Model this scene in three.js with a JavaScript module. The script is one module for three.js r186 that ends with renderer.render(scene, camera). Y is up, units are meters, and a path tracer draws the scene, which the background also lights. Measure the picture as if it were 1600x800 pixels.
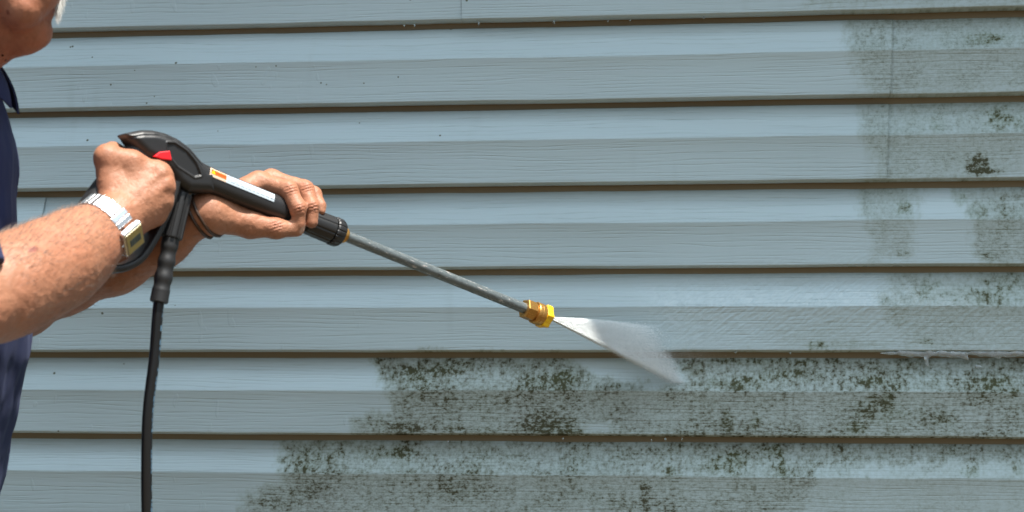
import * as THREE from 'three';
import { mergeGeometries } from 'three/addons/utils/BufferGeometryUtils.js';
import { RoundedBoxGeometry } from 'three/addons/geometries/RoundedBoxGeometry.js';

// ───────────────────────── camera, sky, sun, exposure ─────────────────────────
const scene = new THREE.Scene();
const V = (x, y, z) => new THREE.Vector3(x, y, z);
const COURSE = 0.1143, LIP4 = 1.2;                       // siding exposure; a lip at eye level
const FPX = 2895, DIST = 2.557, YAW = 7.3 * Math.PI / 180, PITCH = 2.93 * Math.PI / 180;
const target = V(0, LIP4 + DIST * Math.sin(PITCH), 0);
const camera = new THREE.PerspectiveCamera(2 * Math.atan(400 / FPX) * 180 / Math.PI, 2, 0.05, 400);
camera.position.set(target.x + DIST * Math.sin(YAW) * Math.cos(PITCH), LIP4, target.z + DIST * Math.cos(YAW) * Math.cos(PITCH));
camera.lookAt(target); camera.updateMatrixWorld(true);
camera.focus = 2.5; camera.userData.fStop = 6.3;

const SUN = V(0.30, 1, 0.214).normalize();
const renderer = new THREE.WebGLRenderer({ antialias: true });
renderer.toneMapping = THREE.LinearToneMapping;
renderer.toneMappingExposure = 1.98;
renderer.shadowMap.enabled = true;
{
  const W = 256, H = 128, d = new Float32Array(W * H * 4);
  for (let j = 0; j < H; j++) for (let i = 0; i < W; i++) {
    const el = ((j + 0.5) / H - 0.5) * Math.PI, az = ((i + 0.5) / W - 0.5) * 2 * Math.PI;
    const y = Math.sin(el), x = Math.cos(az) * Math.cos(el), z = Math.sin(az) * Math.cos(el);
    const up = Math.max(0, y), h = Math.pow(1 - up, 1.05);
    const c = Math.max(0, x * SUN.x + y * SUN.y + z * SUN.z), glow = 1.5 * Math.pow(c, 14);
    const cl = 0.5 + 0.5 * Math.sin(az * 3 + 2.1 * Math.sin(el * 5 + az)) * Math.sin(el * 9 + 1.7 * Math.sin(az * 2));
    const k = 0.3 * cl * Math.min(1, up * 3);
    const a = [0.72, 0.98, 1.22], b = [0.07, 0.088, 0.098], w = [1.0, 1.0, 1.0], o = (j * W + i) * 4;
    for (let q = 0; q < 3; q++) { let v = a[q] + (b[q] - a[q]) * h; v = v + (w[q] - v) * k; d[o + q] = y < 0 ? b[q] * 0.5 : v * 0.85 + glow; }
    d[o + 3] = 1;
  }
  const t = new THREE.DataTexture(d, W, H, THREE.RGBAFormat, THREE.FloatType);
  t.mapping = THREE.EquirectangularReflectionMapping; t.magFilter = THREE.LinearFilter; t.needsUpdate = true;
  scene.background = t; scene.environment = t; scene.backgroundIntensity = 1; scene.environmentIntensity = 1;
}
const sun = new THREE.DirectionalLight(new THREE.Color(1, 0.945, 0.86), 5.0);
sun.name = 'sun'; sun.position.copy(SUN).multiplyScalar(20).add(target); sun.target.position.copy(target);
sun.castShadow = true; sun.shadow.radius = 1.2; sun.shadow.mapSize.set(2048, 2048);
Object.assign(sun.shadow.camera, { left: -6, right: 6, top: 6, bottom: -6, near: 1, far: 60 });
scene.add(sun, sun.target);

// ───────────────────────── helpers ─────────────────────────
function rng(seed) { let a = seed >>> 0; return () => { a = (a + 0x6d2b79f5) | 0; let t = Math.imul(a ^ (a >>> 15), 1 | a); t = (t + Math.imul(t ^ (t >>> 7), 61 | t)) ^ t; return ((t ^ (t >>> 14)) >>> 0) / 4294967296; }; }
const PERM = new Uint8Array(512), GRX = new Float32Array(256), GRY = new Float32Array(256), GRZ = new Float32Array(256);
{ const r = rng(77), p = [...Array(256).keys()]; for (let i = 255; i > 0; i--) { const j = Math.floor(r() * (i + 1)); [p[i], p[j]] = [p[j], p[i]]; }
  for (let i = 0; i < 512; i++) PERM[i] = p[i & 255];
  for (let i = 0; i < 256; i++) { const z = r() * 2 - 1, a = r() * 6.2832, s = Math.sqrt(1 - z * z); GRX[i] = Math.cos(a) * s * 1.6; GRY[i] = Math.sin(a) * s * 1.6; GRZ[i] = z * 1.6; } }
const fade = (t) => t * t * t * (t * (t * 6 - 15) + 10), lerp = (a, b, t) => a + (b - a) * t, clamp = (x, a = 0, b = 1) => Math.min(b, Math.max(a, x));
const sstep = (a, b, x) => { const t = clamp((x - a) / (b - a)); return t * t * (3 - 2 * t); };
function noise(x, y, z = 0.5) {
  const X = Math.floor(x), Y = Math.floor(y), Z = Math.floor(z); x -= X; y -= Y; z -= Z;
  const u = fade(x), v = fade(y), w = fade(z), x0 = X & 255, x1 = (X + 1) & 255, y0 = Y & 255, y1 = (Y + 1) & 255, z0 = Z & 255, z1 = (Z + 1) & 255;
  const g = (i, j, k, dx, dy, dz) => { const h = PERM[PERM[PERM[i] + j] + k]; return GRX[h] * dx + GRY[h] * dy + GRZ[h] * dz; };
  return lerp(lerp(lerp(g(x0, y0, z0, x, y, z), g(x1, y0, z0, x - 1, y, z), u), lerp(g(x0, y1, z0, x, y - 1, z), g(x1, y1, z0, x - 1, y - 1, z), u), v),
    lerp(lerp(g(x0, y0, z1, x, y, z - 1), g(x1, y0, z1, x - 1, y, z - 1), u), lerp(g(x0, y1, z1, x, y - 1, z - 1), g(x1, y1, z1, x - 1, y - 1, z - 1), u), v), w);
}
function noise2(x, y, s = 0) {                            // cheaper, for the textures
  const X = Math.floor(x), Y = Math.floor(y); x -= X; y -= Y;
  const u = fade(x), v = fade(y), x0 = PERM[(X + s) & 255], x1 = PERM[(X + 1 + s) & 255], y0 = Y & 255, y1 = (Y + 1) & 255;
  const a = PERM[x0 + y0], b = PERM[x1 + y0], c = PERM[x0 + y1], d = PERM[x1 + y1];
  return lerp(lerp(GRX[a] * x + GRY[a] * y, GRX[b] * (x - 1) + GRY[b] * y, u), lerp(GRX[c] * x + GRY[c] * (y - 1), GRX[d] * (x - 1) + GRY[d] * (y - 1), u), v);
}
const camM = camera.matrixWorld.elements, camX = V(camM[0], camM[1], camM[2]), camY = V(camM[4], camM[5], camM[6]), camF = V(-camM[8], -camM[9], -camM[10]), EYE = camera.position;
const ray = (u, v) => camF.clone().multiplyScalar(FPX).addScaledVector(camX, u - 800).addScaledVector(camY, 400 - v);
const at = (u, v, z) => { const r = ray(u, v); return r.multiplyScalar((z - EYE.z) / r.z).add(EYE); };            // place on the plane that lies z metres in front of the wall
const metre = (p, px) => px * p.clone().sub(EYE).dot(camF) / FPX;                                             // a width measured at that place
const used = {};
const numbered = (n) => { const k = used[n] = (used[n] ?? -1) + 1; return k ? n + '_' + String(k).padStart(3, '0') : n; };
function tag(o, label, category, group, kind) { if (label) o.userData.label = label; if (category) o.userData.category = category; if (group) o.userData.group = group; if (kind) o.userData.kind = kind; return o; }
function thing(name, label, category, pos) { const o = new THREE.Group(); o.name = numbered(name); if (pos) o.position.copy(pos); scene.add(o); o.updateMatrixWorld(true); return tag(o, label, category); }
function part(name, geo, mat, parent) {                   // geometry in world metres, moved into the parent's frame
  const m = new THREE.Mesh(geo, mat); m.name = parent === scene ? numbered(name) : name; m.castShadow = m.receiveShadow = true;
  if (parent !== scene) { let g = parent; const off = V(0, 0, 0); while (g && g !== scene) { off.add(g.position); g = g.parent; } m.position.copy(off).negate(); }
  parent.add(m); return m;
}
const std = (c, rough, extra = {}) => new THREE.MeshPhysicalMaterial({ color: new THREE.Color().setRGB(...c), roughness: rough, ...extra });
function geoFrom(pos, idx, extra = {}) {
  const g = new THREE.BufferGeometry(); g.setAttribute('position', new THREE.BufferAttribute(new Float32Array(pos), 3)); g.setIndex(idx);
  if (extra.normal) g.setAttribute('normal', new THREE.BufferAttribute(new Float32Array(extra.normal), 3)); else g.computeVertexNormals();
  if (extra.uv) g.setAttribute('uv', new THREE.BufferAttribute(new Float32Array(extra.uv), 2));
  if (extra.color) g.setAttribute('color', new THREE.BufferAttribute(new Float32Array(extra.color), 3));
  return g;
}
function tex(w, h, fill, srgb, wrap) {
  const d = new Uint8Array(w * h * 4);
  for (let j = 0; j < h; j++) for (let i = 0; i < w; i++) { const c = fill(i, j), o = (j * w + i) * 4; d[o] = c[0]; d[o + 1] = c[1]; d[o + 2] = c[2]; d[o + 3] = 255; }
  const t = new THREE.DataTexture(d, w, h); t.magFilter = THREE.LinearFilter; t.minFilter = THREE.LinearMipmapLinearFilter;
  if (srgb) t.colorSpace = THREE.SRGBColorSpace; t.wrapS = t.wrapT = wrap ?? THREE.RepeatWrapping; t.needsUpdate = true; return t;
}
const toS = (x) => 255 * (x <= 0.0031308 ? 12.92 * x : 1.055 * Math.pow(x, 1 / 2.4) - 0.055);

// ───────────────────────── ground ─────────────────────────
const soil = tex(512, 512, (i, j) => {
  const n = noise2(i / 16, j / 16) * 0.5 + noise2(i / 5, j / 5, 9) * 0.5 + noise2(i / 60, j / 60, 4), g = sstep(-0.1, 0.5, noise2(i / 40, j / 40, 31) + 0.3 * noise2(i / 9, j / 9, 3));
  const b = 1 + 0.25 * n; return [toS(lerp(0.070, 0.044, g) * b), toS(lerp(0.042, 0.033, g) * b), toS(lerp(0.014, 0.009, g) * b)];
}, true);
soil.repeat.set(100, 100);
{
  const g = new THREE.PlaneGeometry(240, 240).rotateX(-Math.PI / 2);
  tag(part('ground', g, new THREE.MeshStandardMaterial({ map: soil, roughness: 1 }), scene), 'dry sandy ground with patchy grass in front of the house', 'ground', null, 'structure');
}

// ───────────────────────── the house: siding with its stains ─────────────────────────
const TX0 = -0.8, TY0 = 0.95, TW = 1.6, TH = 0.8, TWP = 2048, THP = 1024;     // stretch of wall that the textures cover, then mirrored
const poly = (pts) => pts.map(([u, v]) => { const p = at(u, v, 0.012); return [p.x, p.y]; });
function polyDist(pts, x, y) {                            // signed: negative inside
  let d = 1e9, s = 1;
  for (let i = 0, j = pts.length - 1; i < pts.length; j = i++) {
    const ex = pts[j][0] - pts[i][0], ey = pts[j][1] - pts[i][1], wx = x - pts[i][0], wy = y - pts[i][1], t = clamp((wx * ex + wy * ey) / (ex * ex + ey * ey));
    d = Math.min(d, (wx - ex * t) ** 2 + (wy - ey * t) ** 2);
    const a = y >= pts[i][1], b = y < pts[j][1], c = ex * wy > ey * wx; if ((a && b && c) || (!a && !b && !c)) s = -s;
  }
  return s * Math.sqrt(d);
}
// patches of mould: outline, strength, edge softness
const mould = [
  [[[1255, -20], [1640, -20], [1640, 8], [1400, 9], [1258, 13]], 0.5, 0.012],
  [[[1318, 20], [1640, 0], [1640, 140], [1360, 150], [1338, 110], [1322, 70]], 0.50, 0.012],
  [[[1340, 155], [1640, 140], [1640, 272], [1350, 290], [1370, 250], [1348, 215]], 0.48, 0.014],
  [[[1342, 292], [1440, 288], [1438, 310], [1425, 345], [1428, 400], [1362, 412], [1358, 350], [1340, 320]], 0.46, 0.012],
  [[[1488, 285], [1640, 280], [1640, 412], [1535, 416], [1512, 385], [1520, 345], [1510, 320]], 0.52, 0.010],
  [[[1400, 425], [1640, 420], [1640, 545], [1420, 548], [1385, 500], [1370, 470]], 0.46, 0.012],
  [[[1200, 508], [1420, 490], [1420, 549], [1215, 549]], 0.22, 0.02],
  [[[583, 556], [870, 556], [930, 588], [985, 604], [1058, 606], [1070, 580], [1045, 556], [1640, 556], [1640, 690], [548, 690], [556, 655], [607, 640], [604, 610], [592, 590]], 0.84, 0.010],
  [[[430, 688], [1250, 688], [1640, 690], [1640, 725], [1280, 735], [1255, 830], [380, 830], [388, 772], [440, 755], [445, 730]], 0.76, 0.012],
  [[[1225, 688], [1640, 688], [1640, 830], [1240, 830]], 0.34, 0.02],
].map(([p, s, e]) => ({ p: poly(p), s, e })).map((m) => ({ ...m, x0: Math.min(...m.p.map((q) => q[0])) - 0.05, x1: Math.max(...m.p.map((q) => q[0])) + 0.05, y0: Math.min(...m.p.map((q) => q[1])) - 0.05, y1: Math.max(...m.p.map((q) => q[1])) + 0.05 }));
// washed bits inside, and thick dark clusters: centre, half sizes, strength
const spot = ([u, v, a, b, s, green]) => { const p = at(u, v, 0.012); return { x: p.x, y: p.y, a: metre(p, a), b: metre(p, b), s, green: green ?? 0.3 }; };
const washed = [[938, 668, 40, 13, 0.9], [1460, 330, 20, 25, 0.4], [1030, 652, 20, 8, 0.4], [1400, 655, 60, 22, 0.15], [1500, 650, 60, 30, 0.2]].map(spot);
const clusters = [
  [1525, 258, 20, 20, 1.5, 0.15], [1545, 268, 40, 6, 1.0, 0.2], [1545, 60, 42, 13, 0.65, 0.9], [1560, 182, 22, 26, 0.65, 0.9], [1465, 198, 14, 14, 0.45, 0.8], [1590, 190, 20, 14, 0.4, 0.8],
  [1412, 325, 16, 13, 0.8, 0.6], [1500, 310, 16, 18, 0.7, 0.9], [1528, 330, 20, 20, 0.65, 0.5], [1575, 340, 26, 34, 0.35, 0.4], [1410, 396, 14, 8, 0.6, 0.5], [1545, 402, 18, 10, 0.6, 0.4],
  [1450, 452, 34, 24, 0.55, 0.6], [1540, 462, 58, 22, 0.8, 0.4], [1382, 468, 10, 9, 0.9, 0.4], [1570, 440, 40, 16, 0.6, 0.4], [1282, 540, 22, 8, 1.1, 0.6], [1345, 538, 60, 10, 0.4, 0.6], [1450, 535, 12, 10, 0.6, 0.6],
  [630, 668, 45, 12, 0.85, 0.15], [850, 660, 52, 24, 0.75, 0.25], [740, 672, 60, 9, 0.35, 0.25], [900, 675, 40, 10, 0.5, 0.3], [1372, 640, 42, 28, 1.0, 0.5], [1440, 655, 16, 20, 0.35, 0.3], [1475, 652, 28, 14, 0.8, 0.3], [1340, 668, 20, 14, 0.8, 0.6],
  [1365, 598, 30, 12, 0.5, 0.5], [1230, 585, 60, 16, 0.4, 0.5], [1140, 600, 60, 14, 0.4, 0.6], [1080, 575, 30, 16, 0.5, 0.5], [1210, 565, 160, 6, 0.4, 0.5], [1138, 660, 14, 20, 0.7, 0.4], [1180, 658, 10, 20, 0.5, 0.5], [1550, 600, 40, 16, 0.5, 0.5], [1582, 612, 12, 10, 0.9, 0.3],
  [700, 575, 90, 12, 0.35, 0.3], [860, 600, 50, 18, 0.4, 0.5], [970, 602, 30, 6, 0.6, 0.3], [470, 720, 40, 22, 0.4, 0.4], [600, 710, 90, 14, 0.3, 0.5], [430, 785, 45, 14, 0.6, 0.1], [480, 765, 50, 14, 0.45, 0.1], [700, 765, 90, 22, 0.3, 0.15], [930, 775, 60, 18, 0.3, 0.25], [1010, 770, 12, 28, 0.8, 0.15], [1048, 735, 12, 9, 0.9, 0.4], [1140, 725, 40, 22, 0.45, 0.8], [1210, 705, 20, 10, 0.6, 0.9], [1222, 728, 7, 22, 0.6, 0.9], [1515, 737, 16, 12, 0.8, 0.6], [1355, 748, 6, 6, 0.8, 0.3], [1590, 735, 12, 12, 0.5, 0.4], [880, 590, 40, 14, 0.45, 0.7], [640, 590, 40, 20, 0.35, 0.4],
].map(spot);
const specks = [[278, 100, 3], [688, 213, 2.4], [512, 134, 1.6], [176, 134, 2.4], [108, 73, 2], [111, 72, 2.6], [145, 90, 1.8], [232, 163, 2.2], [244, 152, 1.6], [162, 490, 3.2], [82, 584, 3], [190, 569, 1.6], [94, 674, 2], [138, 220, 3], [402, 106, 1.6], [433, 105, 1.8], [503, 131, 2], [623, 122, 2], [1118, 732, 2.6], [1152, 738, 2], [570, 132, 1.8], [642, 1, 3], [730, 3, 3], [702, 44, 3], [718, 40, 2.2], [1040, 745, 1.6], [340, 205, 1.5], [213, 112, 1.5], [275, 478, 1.5], [560, 192, 1.6], [1465, 688, 3], [1484, 688, 2], [600, 684, 2.2], [596, 687, 2], [540, 683, 1.8]].map(spot2);
function spot2([u, v, r]) { const p = at(u, v, 0.012); return [p.x, p.y, metre(p, r * 0.62)]; }
const texel = TW / TWP;
const stainA = new Float32Array(TWP * THP), stainG = new Float32Array(TWP * THP), grainH = new Float32Array(TWP * THP), dirtA = new Float32Array(TWP * THP);
for (const m of mould) {
  const i0 = Math.max(0, Math.floor((m.x0 - TX0) / texel)), i1 = Math.min(TWP - 1, Math.ceil((m.x1 - TX0) / texel)), j0 = Math.max(0, Math.floor((m.y0 - TY0) / texel)), j1 = Math.min(THP - 1, Math.ceil((m.y1 - TY0) / texel));
  for (let j = j0; j <= j1; j++) for (let i = i0; i <= i1; i++) {
    const x = TX0 + (i + 0.5) * texel, y = TY0 + (j + 0.5) * texel;
    const d = polyDist(m.p, x, y) + 0.010 * noise2(x * 38, y * 46, 5) + 0.007 * noise2(x * 130, y * 130, 15) + 0.004 * noise2(x * 320, y * 320, 16), a = m.s * (1 - sstep(-m.e, m.e, d));
    const o = j * TWP + i; if (a > stainA[o]) stainA[o] = a;
  }
}
for (const [list, sign] of [[clusters, 1], [washed, -1]]) for (const c of list) {
  const R = 1.5, i0 = Math.max(0, Math.floor((c.x - R * c.a - TX0) / texel)), i1 = Math.min(TWP - 1, Math.ceil((c.x + R * c.a - TX0) / texel)), j0 = Math.max(0, Math.floor((c.y - R * c.b - TY0) / texel)), j1 = Math.min(THP - 1, Math.ceil((c.y + R * c.b - TY0) / texel));
  for (let j = j0; j <= j1; j++) for (let i = i0; i <= i1; i++) {
    const x = TX0 + (i + 0.5) * texel, y = TY0 + (j + 0.5) * texel, d = Math.hypot((x - c.x) / c.a, (y - c.y) / c.b) + 0.45 * noise2(x * 90, y * 90, 21) + 0.25 * noise2(x * 240, y * 240, 23);
    const a = c.s * (1 - sstep(0.15, 1.15, d)), o = j * TWP + i;
    if (sign > 0) { stainA[o] += a * 0.66; stainG[o] = Math.max(stainG[o], c.green * Math.min(1, a * 2)); } else stainA[o] *= 1 - a;
  }
}
const wet = poly([[985, 430], [1400, 380], [1640, 500], [1640, 556], [1040, 556], [1000, 520]]);
const wallRGB = [0.462, 0.570, 0.600];
for (let j = 0; j < THP; j++) for (let i = 0; i < TWP; i++) {
  const o = j * TWP + i, x = TX0 + (i + 0.5) * texel, y = TY0 + (j + 0.5) * texel;
  const row = Math.floor((y - LIP4) / COURSE), f = (y - LIP4) / COURSE - row, cove = f > 0.53;          // f: 0 at the course's lip, 1 under the lip above
  // wood grain embossed in the vinyl: thin wavering furrows along the board
  const ph = (y - LIP4) / 0.0050 + 1.1 * noise2(x * 2.6, y * 22, 7) + 0.45 * noise2(x * 9, y * 60, 3), li = Math.floor(ph), lf = ph - li - 0.5 + 0.22 * noise2(x * 17, li * 5.3, 9);
  const l1 = Math.exp(-(lf * lf) / 0.012) * sstep(-0.45, 0.25, noise2(x * 5.5, li * 7.7, 80)) * (0.55 + 0.45 * noise2(x * 40, li * 3.1, 81));
  const ph2 = (y - LIP4) / 0.0031 + 0.8 * noise2(x * 4, y * 40, 60), l2i = Math.floor(ph2), l2f = ph2 - l2i - 0.5 + 0.3 * noise2(x * 15, l2i * 4.1, 61), l2 = Math.exp(-(l2f * l2f) / 0.02) * sstep(0.0, 0.6, noise2(x * 9, l2i * 9.3, 90));
  let h = 0.75 - 0.45 * l1 - 0.22 * l2 + 0.05 * noise2(x * 40, y * 500, 12);
  // a film of water running from the spray lies in small oblique ripples
  const wk = x < 0.08 ? 0 : 1 - sstep(-0.05, 0.02, polyDist(wet, x, y));
  if (wk > 0) { const a = x * 0.8 + y * 0.6, b = -x * 0.6 + y * 0.8; h += wk * (0.40 * noise2(a * 60, b * 210, 33) + 0.24 * noise2(a * 140, b * 330, 34)); }
  const dr = noise2(x * 45, y * 18, 50) + 0.5 * noise2(x * 120, y * 60, 51); h += 0.25 * sstep(0.62, 0.75, dr) * (f < 0.5 ? 1 : 0.3) * sstep(0.1, -0.1, x + 0.2);
  grainH[o] = h;
  dirtA[o] = 0.34 * l1 + 0.16 * l2 + 0.16 * sstep(-0.3, 0.9, noise2(x * 3, y * 9, 70)) + 0.10 * sstep(0.1, 0.8, noise2(x * 55, y * 5, 73)) * sstep(0.0, 0.7, noise2(x * 6, y * 8, 74)) + 0.10 * sstep(0.16, 0.0, 1 - f) * sstep(-0.2, 0.6, noise2(x * 30, y * 30, 71)) + (cove ? 0 : 0.05);
  let a0 = stainA[o]; if (a0 <= 0.003) { stainA[o] = 0; continue; }
  // mould grows in rosettes on the cove and in the furrows of the flat
  const big = clamp(0.5 + 0.55 * noise2(x * 30, y * 40, 100) + 0.35 * noise2(x * 80, y * 85, 101)), sy = cove ? 1.1 : 1.9;
  const n1 = noise2(x * 120, y * 120 * sy, 102), n2 = noise2(x * 250, y * 250 * sy, 103), n3 = noise2(x * 520, y * 520 * sy, 104), fb = n1 * 0.55 + n2 * 0.5 + n3 * 0.38;
  const soft = clamp(0.48 + 1.0 * fb + 0.30 * (big - 0.5)), spots = sstep(0.12, 0.85, fb + 0.5 * (big - 0.5)), dots = sstep(0.40, 0.85, n2 * 0.7 + n3 * 0.6 + 0.35 * (big - 0.5));
  const furrow = cove ? 0.10 * l1 : 0.30 * l1 + 0.2 * l2;
  a0 *= 0.78 + 0.38 * clamp(0.5 + 0.8 * noise2(x * 13, y * 19, 110) + 0.4 * noise2(x * 34, y * 40, 111)) + 0.25 * sstep(0.80, 0.97, f);
  stainA[o] = clamp(a0 * ((cove ? 0.37 : 0.30) + 0.64 * soft) + a0 * (0.10 + 0.12 * big) * spots + a0 * (cove ? 0.16 : 0.12) * dots + a0 * furrow + Math.max(0, a0 - 0.85) * 0.55 * (0.25 + spots), 0, 0.97);
  stainG[o] = clamp(stainG[o] + 0.08 + 0.30 * big + 0.25 * noise2(x * 14, y * 16, 105) + (cove ? 0.12 : -0.05));
}
for (const [sx, sy, r] of specks) { const R = Math.ceil(r * 1.4 / texel), ci = Math.round((sx - TX0) / texel), cj = Math.round((sy - TY0) / texel); for (let dj = -R; dj <= R; dj++) for (let di = -R; di <= R; di++) { const i = ci + di, j = cj + dj; if (i < 0 || j < 0 || i >= TWP || j >= THP) continue; const k = 1 - sstep(0.5, 1, Math.hypot(di * 0.9, dj) * texel / r * 0.8); stainA[j * TWP + i] = Math.max(stainA[j * TWP + i], 0.9 * k); } }
const joints = [[[48, 550], [67, 305]], [[1385, 280], [1397, 15]], [[723, 38], [721.5, 0]]].map((q) => q.map(([u, v]) => at(u, v, 0.017)));
for (const [b, t] of joints) for (let j = Math.max(0, Math.floor((b.y - TY0) / texel)); j < Math.min(THP, (t.y - TY0) / texel); j++) { const y = TY0 + (j + 0.5) * texel, x = lerp(b.x, t.x, (y - b.y) / (t.y - b.y)), i = Math.round((x - TX0) / texel), k = 0.45 + 0.35 * noise2(y * 60, 3.3, 7); for (const d of [-1, 0]) { const o = j * TWP + i + d - 1; if (o >= 0 && o < dirtA.length) dirtA[o] = Math.max(dirtA[o], k * (d ? 0.8 : 1.1)); } }
const wallMap = tex(TWP, THP, (i, j) => {
  const o = j * TWP + i, a = stainA[o], g = stainG[o], d = 1 - 0.55 * dirtA[o];
  const v = clamp(1.15 - a * 1.3), m = [lerp(lerp(0.074, 0.070, g), lerp(0.180, 0.150, g), v), lerp(lerp(0.066, 0.073, g), lerp(0.186, 0.190, g), v), lerp(lerp(0.030, 0.016, g), lerp(0.086, 0.060, g), v)], dk = a > 0.75 ? 1 - (a - 0.75) * 1.6 : 1;
  return [0, 1, 2].map((q) => toS(clamp(lerp(wallRGB[q] * lerp(1, d, 1) * (q === 2 ? 1 - 0.05 * dirtA[o] : 1), m[q] * dk, a))));
}, true, THREE.MirroredRepeatWrapping);
const wallBump = tex(TWP, THP, (i, j) => { const o = j * TWP + i, h = clamp(grainH[o] * 0.85 + 0.25 * stainA[o] * noise2(i / 2.1, j / 2.1, 8)) * 255; return [h, h, h]; }, false, THREE.MirroredRepeatWrapping);
const wallRough = tex(1024, 512, (i, j) => { const o = (j * 2) * TWP + i * 2, x = TX0 + i * 2 * texel, y = TY0 + j * 2 * texel, wk = x < 0.08 ? 0 : 1 - sstep(-0.05, 0.02, polyDist(wet, x, y)), r = clamp(lerp(0.50, 0.20 + 0.22 * noise2(x * 30 - y * 22, x * 40 + y * 60, 3), wk) + 0.45 * stainA[o]) * 255; return [r, r, r]; }, false, THREE.MirroredRepeatWrapping);
const vinyl = new THREE.MeshPhysicalMaterial({ map: wallMap, bumpMap: wallBump, bumpScale: 0.0013, roughnessMap: wallRough, roughness: 1, specularIntensity: 0.9 });
vinyl.name = 'vinyl';

// Dutch-lap profile of one course: [height above its lip, distance off the sheathing]
const PROFILE = [];
{
  PROFILE.push([COURSE - 0.0098, -0.0006], [COURSE - 0.0108, 0.0003], [COURSE - 0.0128, 0.0013], [COURSE - 0.0152, 0.0023], [COURSE - 0.0170, 0.0032]);
  for (let k = 1; k <= 9; k++) { const s = k / 9; PROFILE.push([lerp(COURSE - 0.0170, 0.531 * COURSE, s), 0.0032 + 0.0160 * Math.pow(s, 1.45)]); }
  PROFILE.push([0.523 * COURSE, 0.01940], [0.512 * COURSE, 0.01925], ...[0.46, 0.40, 0.34, 0.28, 0.22, 0.16, 0.10, 0.05].map((q) => [q * COURSE, 0.0193 - 0.0019 * Math.pow(Math.sin(Math.PI * Math.pow((0.52 - q) / 0.52, 0.75)), 1)]), [0.0022, 0.0192]);
  for (let k = 1; k <= 4; k++) { const a = k / 4 * 2.2; PROFILE.push([0.0022 - 0.0017 * Math.sin(a), 0.0192 - 0.0017 * (1 - Math.cos(a))]); }
  PROFILE.push([-0.0006, 0.0150], [-0.0012, 0.0118], [-0.0016, 0.0085], [-0.0018, 0.0050], [-0.0018, -0.0006]);
}
function sidingPanel(yLip, x0b, x0t, x1b, x1t, lift, courses = 2) {   // x0b/x0t: left end at the bottom and top of the panel
  const nx = Math.max(2, Math.round((x1b - x0b) / 0.03)), P = PROFILE.length, pos = [], uv = [], idx = [];
  for (let c = 0; c < courses; c++) {
    const base = pos.length / 3, y0 = yLip + c * COURSE;
    for (let i = 0; i <= nx; i++) for (let k = 0; k < P; k++) {
      const [dy, dz] = PROFILE[k], t = clamp((c * COURSE + dy) / (courses * COURSE)), x = lerp(lerp(x0b, x0t, t), lerp(x1b, x1t, t), i / nx), out = clamp((dz - 0.0034) / 0.01);
      const wy = 0.0011 * noise(x * 4.2, y0 * 31, 3.3) + 0.0005 * noise(x * 13, y0 * 31, 7.7), wz = 0.0012 * noise(x * 3.1, y0 * 17 + dy * 9, 1.1) + 0.0005 * noise(x * 9, y0 * 17 + dy * 14, 2.1);
      const ry = k < 4 ? 0.0009 * noise(x * 7, y0 * 23, 9.1) + 0.0004 * noise(x * 31, y0 * 23, 5.1) : dy < 0.0025 ? wy * 0.75 : k > 4 && k < 21 ? wy * 1.3 : 0;
      pos.push(x, y0 + dy + ry, dz + lift + wz * (0.3 + 0.7 * out)); uv.push((x - TX0) / TW, (y0 + dy + ry - TY0) / TH);
    }
    for (let i = 0; i < nx; i++) for (let k = 0; k < P - 1; k++) { const a = base + i * P + k, b = a + P; idx.push(a, a + 1, b, b, a + 1, b + 1); }
  }
  return geoFrom(pos, idx, { uv });
}
const house = thing('house', 'house wall of grey blue lapped vinyl siding with green black mould on the right', 'house', V(0, 0, 0));
const seam = (ub, vb, ut, vt) => { const b = at(ub, vb, 0.0145), t = at(ut, vt, 0.0145); const s = (t.x - b.x) / (t.y - b.y); return (y) => b.x + (y - b.y) * s; };
const cuts = { '1': [seam(48, 550, 67, 305)], '3': [seam(1385, 280, 1397, 15)], '5': [seam(723, 38, 720.5, -95)] };
const WALLX = [-3.6, 3.4], rnd = rng(5);
for (let row = -9; row <= 11; row += 2) {                 // panels carry two courses each; row = index of the lower lip above eye level, in courses
  const y = LIP4 + (row - 1 + 0) * COURSE, top = y + 2 * COURSE, list = [];
  const at2 = (f) => [f(y), f(top)];
  const own = cuts[String(row)]; const ends = [];
  if (own && own[0]) ends.push(at2(own[0]));
  else if (Math.abs(row) > 5) { const s = -0.4 + 0.9 * rnd() - 0.45; ends.push([s, s + 0.004]); }
  ends.push(...[-1.9 - rnd() * 0.7].map((s) => [s, s + 0.003]), ...[1.3 + rnd() * 0.8].map((s) => [s, s - 0.003]));
  ends.sort((p, q) => p[0] - q[0]);
  const xs = [[WALLX[0], WALLX[0]], ...ends, [WALLX[1], WALLX[1]]];
  if (top > 2.62) continue;
  for (let i = 0; i + 1 < xs.length; i++) {
    const up = i % 2 === (row === 3 || row === 1 ? 1 : 0), over = up ? 0.022 : 0, lift = up ? 0.0026 : 0;   // the outer panel laps 2 cm over its neighbour's end
    // the visible seam is the end of the outer panel
    const L = xs[i], R = xs[i + 1], under = up ? 0 : 0.022;
    part('siding_panel', sidingPanel(y, L[0] - (i ? under : 0), L[1] - (i ? under : 0), R[0] + under, R[1] + under, lift), vinyl, house);
  }
}
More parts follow.
